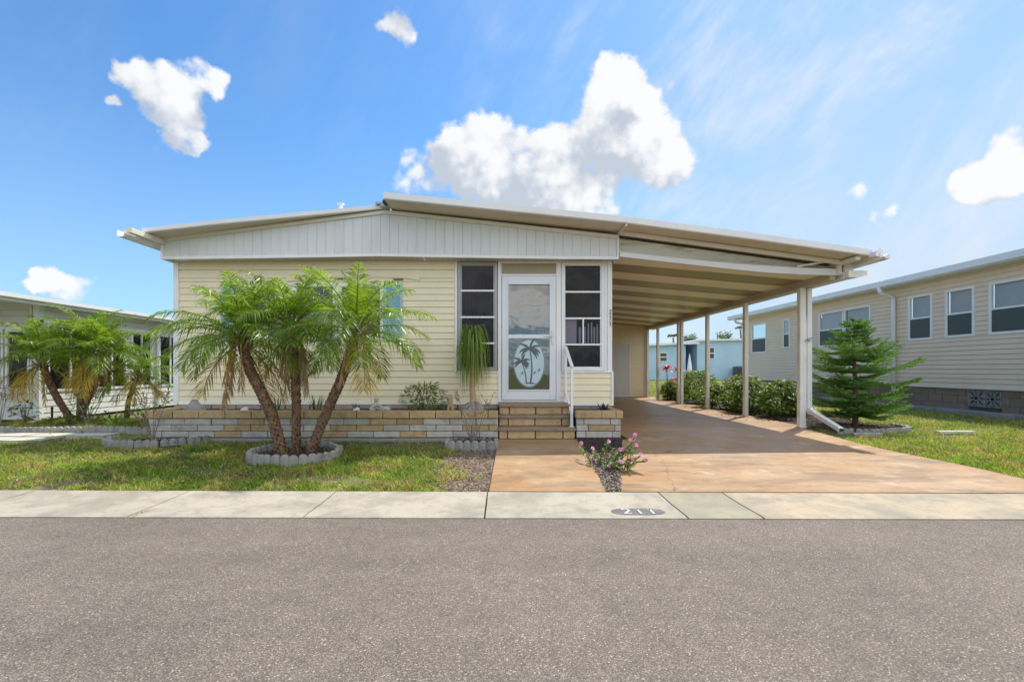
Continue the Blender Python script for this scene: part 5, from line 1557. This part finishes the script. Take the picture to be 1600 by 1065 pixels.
def chips(name, inside, x0, x1, y0, y1, n, seed, m, z=.01, sz=(.012, .035)):
    rnd = random.Random(seed); b = MB()
    k = 0
    while k < n:
        x, y = rnd.uniform(x0, x1), rnd.uniform(y0, y1)
        if not inside(x, y): n -= .3; continue
        k += 1
        L, W, H = rnd.uniform(*sz), rnd.uniform(.006, .014), rnd.uniform(.003, .008)
        a, tl = rnd.uniform(0, 6.28), rnd.uniform(-.5, .5)
        d = Vector((math.cos(a) * math.cos(tl), math.sin(a) * math.cos(tl), math.sin(tl))) * L / 2
        c = Vector((x, y, z + rnd.uniform(0, .022)))
        b.bar(c - d, c + d, W, H)
    return b.build(name, m)
def mound(name, cx, cy, rx, ry, h, m, n=28):
    b = MB(); b.v.append((cx, cy, h)); b.m = []
    rings = 4
    for r_ in range(1, rings + 1):
        for k in range(n):
            a = 2 * math.pi * k / n; t = r_ / rings
            b.v.append((cx + rx * t * math.cos(a), cy + ry * t * math.sin(a), h * (1 - t * t) + .004 + (.012 * mnoise.noise(Vector((cx + 3 * t * math.cos(a), cy + 3 * t * math.sin(a), 0))) if r_ < rings else -.02)))
    for k in range(n): b.f.append((0, 1 + k, 1 + (k + 1) % n)); b.m.append(0)
    for r_ in range(rings - 1):
        for k in range(n):
            p, q = 1 + r_ * n + k, 1 + r_ * n + (k + 1) % n
            b.f.append((p, p + n, q + n, q)); b.m.append(0)
    return struct(b.build(name, m), 'structure')
mound('soil_bed', cx, cy, .49, .49, .035, soil); struct(chips('mulch', lambda x, y: (x - cx) ** 2 + (y - cy) ** 2 < .22, cx - .5, cx + .5, cy - .5, cy + .5, 900, 3, dark_chip, .022), 'stuff')
mound('soil_bed', -4.93, 6.80, .52, .34, .03, soil); struct(chips('mulch', lambda x, y: ((x + 4.93) / .5) ** 2 + ((y - 6.8) / .32) ** 2 < 1, -5.5, -4.4, 6.4, 7.1, 500, 4, dark_chip, .02), 'stuff')
mound('soil_bed', -.42, 6.62, .34, .30, .045, soil); struct(chips('mulch', lambda x, y: True, -.72, -.12, 6.34, 6.95, 420, 5, dark_chip, .035), 'stuff')
wedge = [(0.89, 4.05), (0.99, 4.05), (1.74, 7.02), (1.74, 7.09), (1.10, 7.09)]
b = MB(); b.prism(wedge, lambda a, c, h: (a, c, h), -.04, .006); struct(b.build('flower_bed', soil))
def in_wedge(x, y): t = (y - 4.05) / 3.0; return .89 + .21 * t - .015 < x < .985 + .75 * t + .015
struct(chips('mulch', lambda x, y: in_wedge(x, y) and y < 5.9, .85, 1.5, 4.05, 5.9, 1500, 6, mat('grey_bark_chip', (.26, .20, .165), .9, .2, 30, island=.6), .008, (.01, .03)), 'stuff')
struct(chips('mulch', lambda x, y: in_wedge(x, y) and y >= 5.6, .9, 1.8, 5.6, 7.1, 800, 16, dark_chip, .008), 'stuff')
mound('soil_bed', 6.25, 8.65, .85, .62, .05, soil); mound('soil_bed', 6.35, 10.3, .95, 1.3, .045, soil)
struct(chips('mulch', lambda x, y: ((x - 6.25) / .85) ** 2 + ((y - 8.65) / .62) ** 2 < 1, 5.4, 7.1, 8.0, 9.3, 900, 7, chip_mat, .03, (.02, .05)), 'stuff')
struct(chips('mulch', lambda x, y: ((x - 6.35) / .9) ** 2 + ((y - 10.3) / 1.3) ** 2 < 1, 5.5, 7.3, 9.0, 11.6, 1500, 8, chip_mat, .03, (.02, .055)), 'stuff')
b = MB(); b.prism([(5.5, 8.9), (6.6, 9.2), (6.9, 17), (5.5, 17)], lambda a, c, h: (a, c, h), -.05, -.005); struct(b.build('shrub_bed', soil))
struct(chips('fallen_leaves', lambda x, y: True, 4.75, 5.5, 9.2, 14, 60, 9, dark_chip, .014, (.03, .06)), 'stuff')
# raised bed in front of the grey house
b = MB(); b.prism([(-9.32, 7.95), (-5.6, 7.95), (-5.6, 9.9), (-9.3, 9.62)], lambda a, c, h: (a, c, h), -.05, .03); struct(b.build('raised_bed', ground_mat))

rnd = random.Random(6)
pr = None
k = 0
for j in range(3):
    for i in range(5):
        x, y = -8.75 + i * .62 - j * .10, 6.66 + j * .46
        if x > -5.95 - (2 - j) * .75: continue
        b = MB()
        b.prism([(-.29, -.17), (.29, -.17), (.29, .17), (-.29, .17)], lambda a, c, h: (a + x, c + y, h), -.03, .012 + rnd.random() * .006)
        tag(b.build('paver', paver_mat, None, (x, y, 0), bevel=.012), 'pale rectangular paver in the grass path before the grey house', 'paver', 'pavers of the path before the grey house')

# painted number on the kerb
num = thing('kerb_number', 'grey painted oval with white 211 on the kerb', 'marking', (1.02, 3.50, .01))
zk = lambda y: 0.0
b = MB(); n = 36
fl2 = lambda u, v, o: (u, v, .0062 + .0035 + o)
b.add([fl2(.985 + .195 * math.copysign(abs(math.cos(2 * math.pi * k / n)) ** .75, math.cos(2 * math.pi * k / n)), 3.505 + .082 * math.copysign(abs(math.sin(2 * math.pi * k / n)) ** .8, math.sin(2 * math.pi * k / n)), 0) for k in range(n)], [tuple(range(n))])
b.build('oval', paint_grey, num)
for k, ch in enumerate('211'):
    b = MB(); ribbon(b, fl2, [(.872 + k * .092 + px * .072, 3.445 + py * .115) for px, py in DIGITS[ch]], .017, .003)
    if ch == '1': ribbon(b, fl2, [(.865 + k * .092 + .01, 3.452), (.865 + k * .092 + .068, 3.452)], .0, .0031) if False else None
    b.build('digit', paint_white, num)

# ornaments
def skin_figure(name, label, cat, nodes, edges, m, loc):
    me = bpy.data.meshes.new(name)
    me.from_pydata([tuple(Vector(p[:3])) for p in nodes], edges, []); me.update()
    o = bpy.data.objects.new(name, me); C.objects.link(o); o.location = loc
    me.materials.append(m)
    sk = o.modifiers.new('skin', 'SKIN')
    for i, p in enumerate(nodes): me.skin_vertices[0].data[i].radius = (p[3], p[3])
    me.skin_vertices[0].data[0].use_root = True
    s = o.modifiers.new('sub', 'SUBSURF'); s.levels = 2; s.render_levels = 2
    for p in me.polygons: p.use_smooth = True
    return tag(o, label, cat)
skin_figure('cherub_figurine', 'small white reclining cherub figurine on the planter soil', 'figurine',
            [(0, 0, .055, .05), (-.05, 0, .11, .045), (-.045, 0, .155, .022), (-.04, -.01, .20, .040), (-.10, -.03, .10, .024), (-.12, -.06, .045, .020), (-.04, -.06, .05, .018),
             (.07, -.03, .05, .038), (.13, -.05, .06, .026), (.18, -.04, .03, .018), (.06, .03, .05, .036), (.14, .02, .075, .026), (.17, .0, .03, .018), (.0, -.05, .12, .022), (.05, -.08, .10, .016), (-.035, -.03, .235, .028)],
            [(0, 1), (1, 2), (2, 3), (1, 4), (4, 5), (5, 6), (0, 7), (7, 8), (8, 9), (0, 10), (10, 11), (11, 12), (1, 13), (13, 14), (3, 15)], statue_mat, (-1.90, 7.36, .385))
skin_figure('animal_statue', 'tan seated animal statue at the planter edge beside the ponytail palm', 'statue',
            [(0, 0, .06, .055), (.0, 0, .13, .045), (-.005, -.01, .19, .035), (-.015, -.015, .235, .042), (-.05, -.03, .228, .024), (-.025, -.05, .10, .018), (-.03, -.06, .02, .016), (.03, -.05, .10, .018), (.03, -.06, .02, .016),
             (.06, .0, .04, .036), (.0, .0, .275, .018), (.03, 0, .262, .016)],
            [(0, 1), (1, 2), (2, 3), (3, 4), (1, 5), (5, 6), (1, 7), (7, 8), (0, 9), (3, 10), (3, 11)], tan_resin, (-.80, 7.30, .385))
def shell(label, x, y, z, r):
    b = MB()
    pts = []
    for i in range(12):
        t = i / 11; a = t * 9; rr = r * (1 - t) * .5
        pts.append((x + rr * math.cos(a) + r * .9 * (t - .3), y + rr * math.sin(a) * .5, z + r * .4 + rr * math.sin(a) * .6))
    b.tube(pts, [r * .55 * (1 - i / 12) + .003 for i in range(12)], 8)
    b.ball((x - r * .2, y, z + r * .3), r * .8, 8, (1.2, .8, .75))
    tag(b.build('seashell', white_stone, None, (x, y, z), smooth=True), label, 'shell')
shell('white rounded seashell in planter left of the palm stems', -3.88, 7.22, .41, .062)
shell('small white seashell in planter left of the cherub figurine', -2.22, 7.30, .405, .055)
b = MB(); b.lathe(-4.90, 7.62, [(.17, .37), (.14, .44), (.07, .51), (.045, .56), (.0, .57)], 12); tag(b.build('stone_cone', concrete, None, (-4.9, 7.62, .38)), 'grey cone shaped stone at the left end of planter', 'stone')
b = MB(); b.tube([(-8.55, 9.1, 0), (-8.55, 9.1, .30)], .018, 8); b.ball((-8.55, 9.1, .31), .024, 6); tag(b.build('garden_stake', black_mat, None, (-8.55, 9.1, .0)), 'short dark stake by the wall of the grey house', 'stake')

struct(chips('leaf_litter', lambda x, y: math.hypot((x + .10) * 1.5, (y - 5.25) * .62) < .95 + .3 * mnoise.noise(Vector((x * 3, y * 3, 1))) and x < -.13, -1.0, -.12, 4.1, 7.0, 1900, 19, mat('leaf_litter', (.25, .19, .145), .9, .2, 30, island=.65), -.022, (.008, .032)), 'stuff')
# ------------------------------------------------------------------ grass (uncountable)
def drive_x(y): return float(np.interp(y, [p[1] for p in drive_right], [p[0] for p in drive_right]))
def grass(name, n, seed, x0, x1, y0, y1, ok, size, wid):
    rs = np.random.RandomState(seed)
    # more blades near the viewer
    u = rs.rand(n); y = 1 / (1 / y0 + (1 / y1 - 1 / y0) * u)
    x = x0 + (x1 - x0) * rs.rand(n)
    keep = np.array([ok(a, c) for a, c in zip(x, y)])
    x, y = x[keep], y[keep]; n = len(x)
    tuft = np.array([mnoise.noise(Vector((a * 5, c * 5, 3.0))) * .7 + mnoise.noise(Vector((a * 16, c * 16, 7.0))) * .5 for a, c in zip(x, y)])
    sc = np.clip(.72 + tuft * 1.25, .22, 2.0)
    h = size * sc * (.6 + .8 * rs.rand(n)); w = wid * (.7 + .6 * rs.rand(n)) * (1 + .04 * y)
    az = rs.rand(n) * 2 * np.pi; lean = h * (.35 + .9 * rs.rand(n)); f = rs.rand(n) * 2 * np.pi
    wx, wy = np.cos(f) * w / 2, np.sin(f) * w / 2
    lx, ly = np.cos(az) * lean, np.sin(az) * lean
    z0 = np.full(n, -.03)
    V = np.empty((n, 5, 3))
    V[:, 0] = np.stack([x - wx, y - wy, z0], 1); V[:, 1] = np.stack([x + wx, y + wy, z0], 1)
    V[:, 2] = np.stack([x + wx * .8 + lx * .35, y + wy * .8 + ly * .35, z0 + h * .6], 1); V[:, 3] = np.stack([x - wx * .8 + lx * .35, y - wy * .8 + ly * .35, z0 + h * .6], 1)
    V[:, 4] = np.stack([x + lx, y + ly, z0 + h * .85], 1)
    me = bpy.data.meshes.new(name)
    me.vertices.add(n * 5); me.vertices.foreach_set('co', V.ravel())
    base = np.arange(n)[:, None] * 5
    loops = (base + np.array([0, 1, 2, 3, 3, 2, 4])).ravel()
    me.loops.add(n * 7); me.loops.foreach_set('vertex_index', loops.astype(np.int32))
    st = (np.arange(n)[:, None] * 7 + np.array([0, 4])).ravel()
    me.polygons.add(n * 2); me.polygons.foreach_set('loop_start', st.astype(np.int32))
    me.update(calc_edges=True); me.validate()
    me.materials.append(grass_mat)
    o = bpy.data.objects.new(name, me); C.objects.link(o)
    struct(o, 'stuff', 'patchy green lawn grass')
    return o
def ok_left(x, y):
    if y > 6.98 and x > -5.3: return False
    if y < lawn_edge(x) + .01: return False
    if (x + 2.5) ** 2 + (y - 5.8) ** 2 < .27: return False
    if ((x + 4.93) / .58) ** 2 + ((y - 6.8) / .40) ** 2 < 1: return False
    if -.78 < x and 6.25 < y: return False
    if x < -5.95 - (7.55 - y) * 1.85 and 6.5 < y < 7.75:
        return mnoise.noise(Vector((x * 9, y * 9, 2))) > .30
    m = mnoise.noise(Vector((x * 1.1, y * 1.6, 0))) + .55 * mnoise.noise(Vector((x * 4, y * 4, 5)))
    d = math.hypot((x + .10) * 1.5, (y - 5.25) * .62)
    m -= max(0, 1.15 - d) * 1.5
    if y > 6.6 and x > -2.2: m -= .5
    return m > -.44 + .6 * random.random() - .2
random.seed(1)
grass('grass', 165000, 1, -10.5, -.10, 4.03, 7.95, ok_left, .062, .0058)
def ok_bed(x, y):
    return mnoise.noise(Vector((x * 2, y * 2, 9))) > -.1
g2 = grass('grass', 14000, 2, -9.2, -5.6, 8.0, 9.5, ok_bed, .085, .007); g2.location.z = .05
def ok_right(x, y):
    if y < 3.95: return False
    if x < drive_x(y) + .015 + .03 * mnoise.noise(Vector((y * 6, 0, 0))): return False
    if y > 8.9 and x < 6.7: return False
    if ((x - 6.25) / .88) ** 2 + ((y - 8.65) / .66) ** 2 < 1: return False
    if x > 10.70: return False
    m = mnoise.noise(Vector((x * .9, y * 1.2, 20))) + .5 * mnoise.noise(Vector((x * 4, y * 4, 25)))
    if math.hypot(x - 6.1, (y - 7.6) * 1.4) < .9 or (x > 8.8 and y > 9): m -= .25
    return m > -.45 + .35 * random.random() - .15
grass('grass', 150000, 3, 4.7, 11, 3.95, 24, ok_right, .062, .0058)
grass('grass', 40000, 4, 5.4, 24, 17.5, 45, lambda x, y: x > 5.4 and not (x > 10.7 and y < 22.3), .09, .010)
def weeds(name, n, seed, x0, x1, y0, y1, ok, label):
    rnd = random.Random(seed); b = MB()
    for _ in range(n):
        y = 1 / (1 / y0 + (1 / y1 - 1 / y0) * rnd.random()); x = rnd.uniform(x0, x1)
        if not ok(x, y) or mnoise.noise(Vector((x * 2.2, y * 2.2, 40))) < -.05: continue
        for k in range(rnd.randint(4, 7)):
            a = rnd.uniform(0, 6.28); d = Vector((math.cos(a), math.sin(a), rnd.uniform(.1, .9))).normalized()
            b.broad((x + rnd.uniform(-.02, .02), y + rnd.uniform(-.02, .02), -.022 + rnd.random() * .03), d, d.cross(Vector((0, 0, 1))).normalized(), rnd.uniform(.03, .06), .022 * rnd.uniform(.7, 1.2), .3, 1 if rnd.random() < .3 else 0)
    return struct(b.build(name, [bush_green, bush_light]), 'stuff', label)
weeds('weeds', 1500, 5, -9.5, -.6, 4.1, 6.9, ok_left, 'low broad leafed weeds among the front lawn grass')
weeds('weeds', 500, 6, 5, 10.5, 4.1, 9, ok_right, 'low broad leafed weeds among the grass by the beige house')
struct(chips('leaf_litter', lambda x, y: mnoise.noise(Vector((x * 1.3, y * 1.3, 60))) > .05, -9.5, -.6, 4.1, 7.0, 1600, 29, mat('leaf_litter', (.25, .19, .145)), .0, (.012, .035)), 'stuff')
b = MB()
rnd = random.Random(15)
for (x, y) in [(-2.72 + rnd.uniform(-.012, .012), 3.42 + .02 * i) for i in range(7)]:
    for k in range(8):
        a = rnd.uniform(0, 6.28); d = Vector((math.cos(a), math.sin(a), .8)).normalized(); b.leaf((x + 0.09, y, .0), d, d.orthogonal().normalized(), .035, .006, .4)
tag(b.build('weed_tuft', grass_mat, None, (-2.63, 3.45, 0)), 'green weed tuft growing in the kerb joint left of the walk', 'weed')
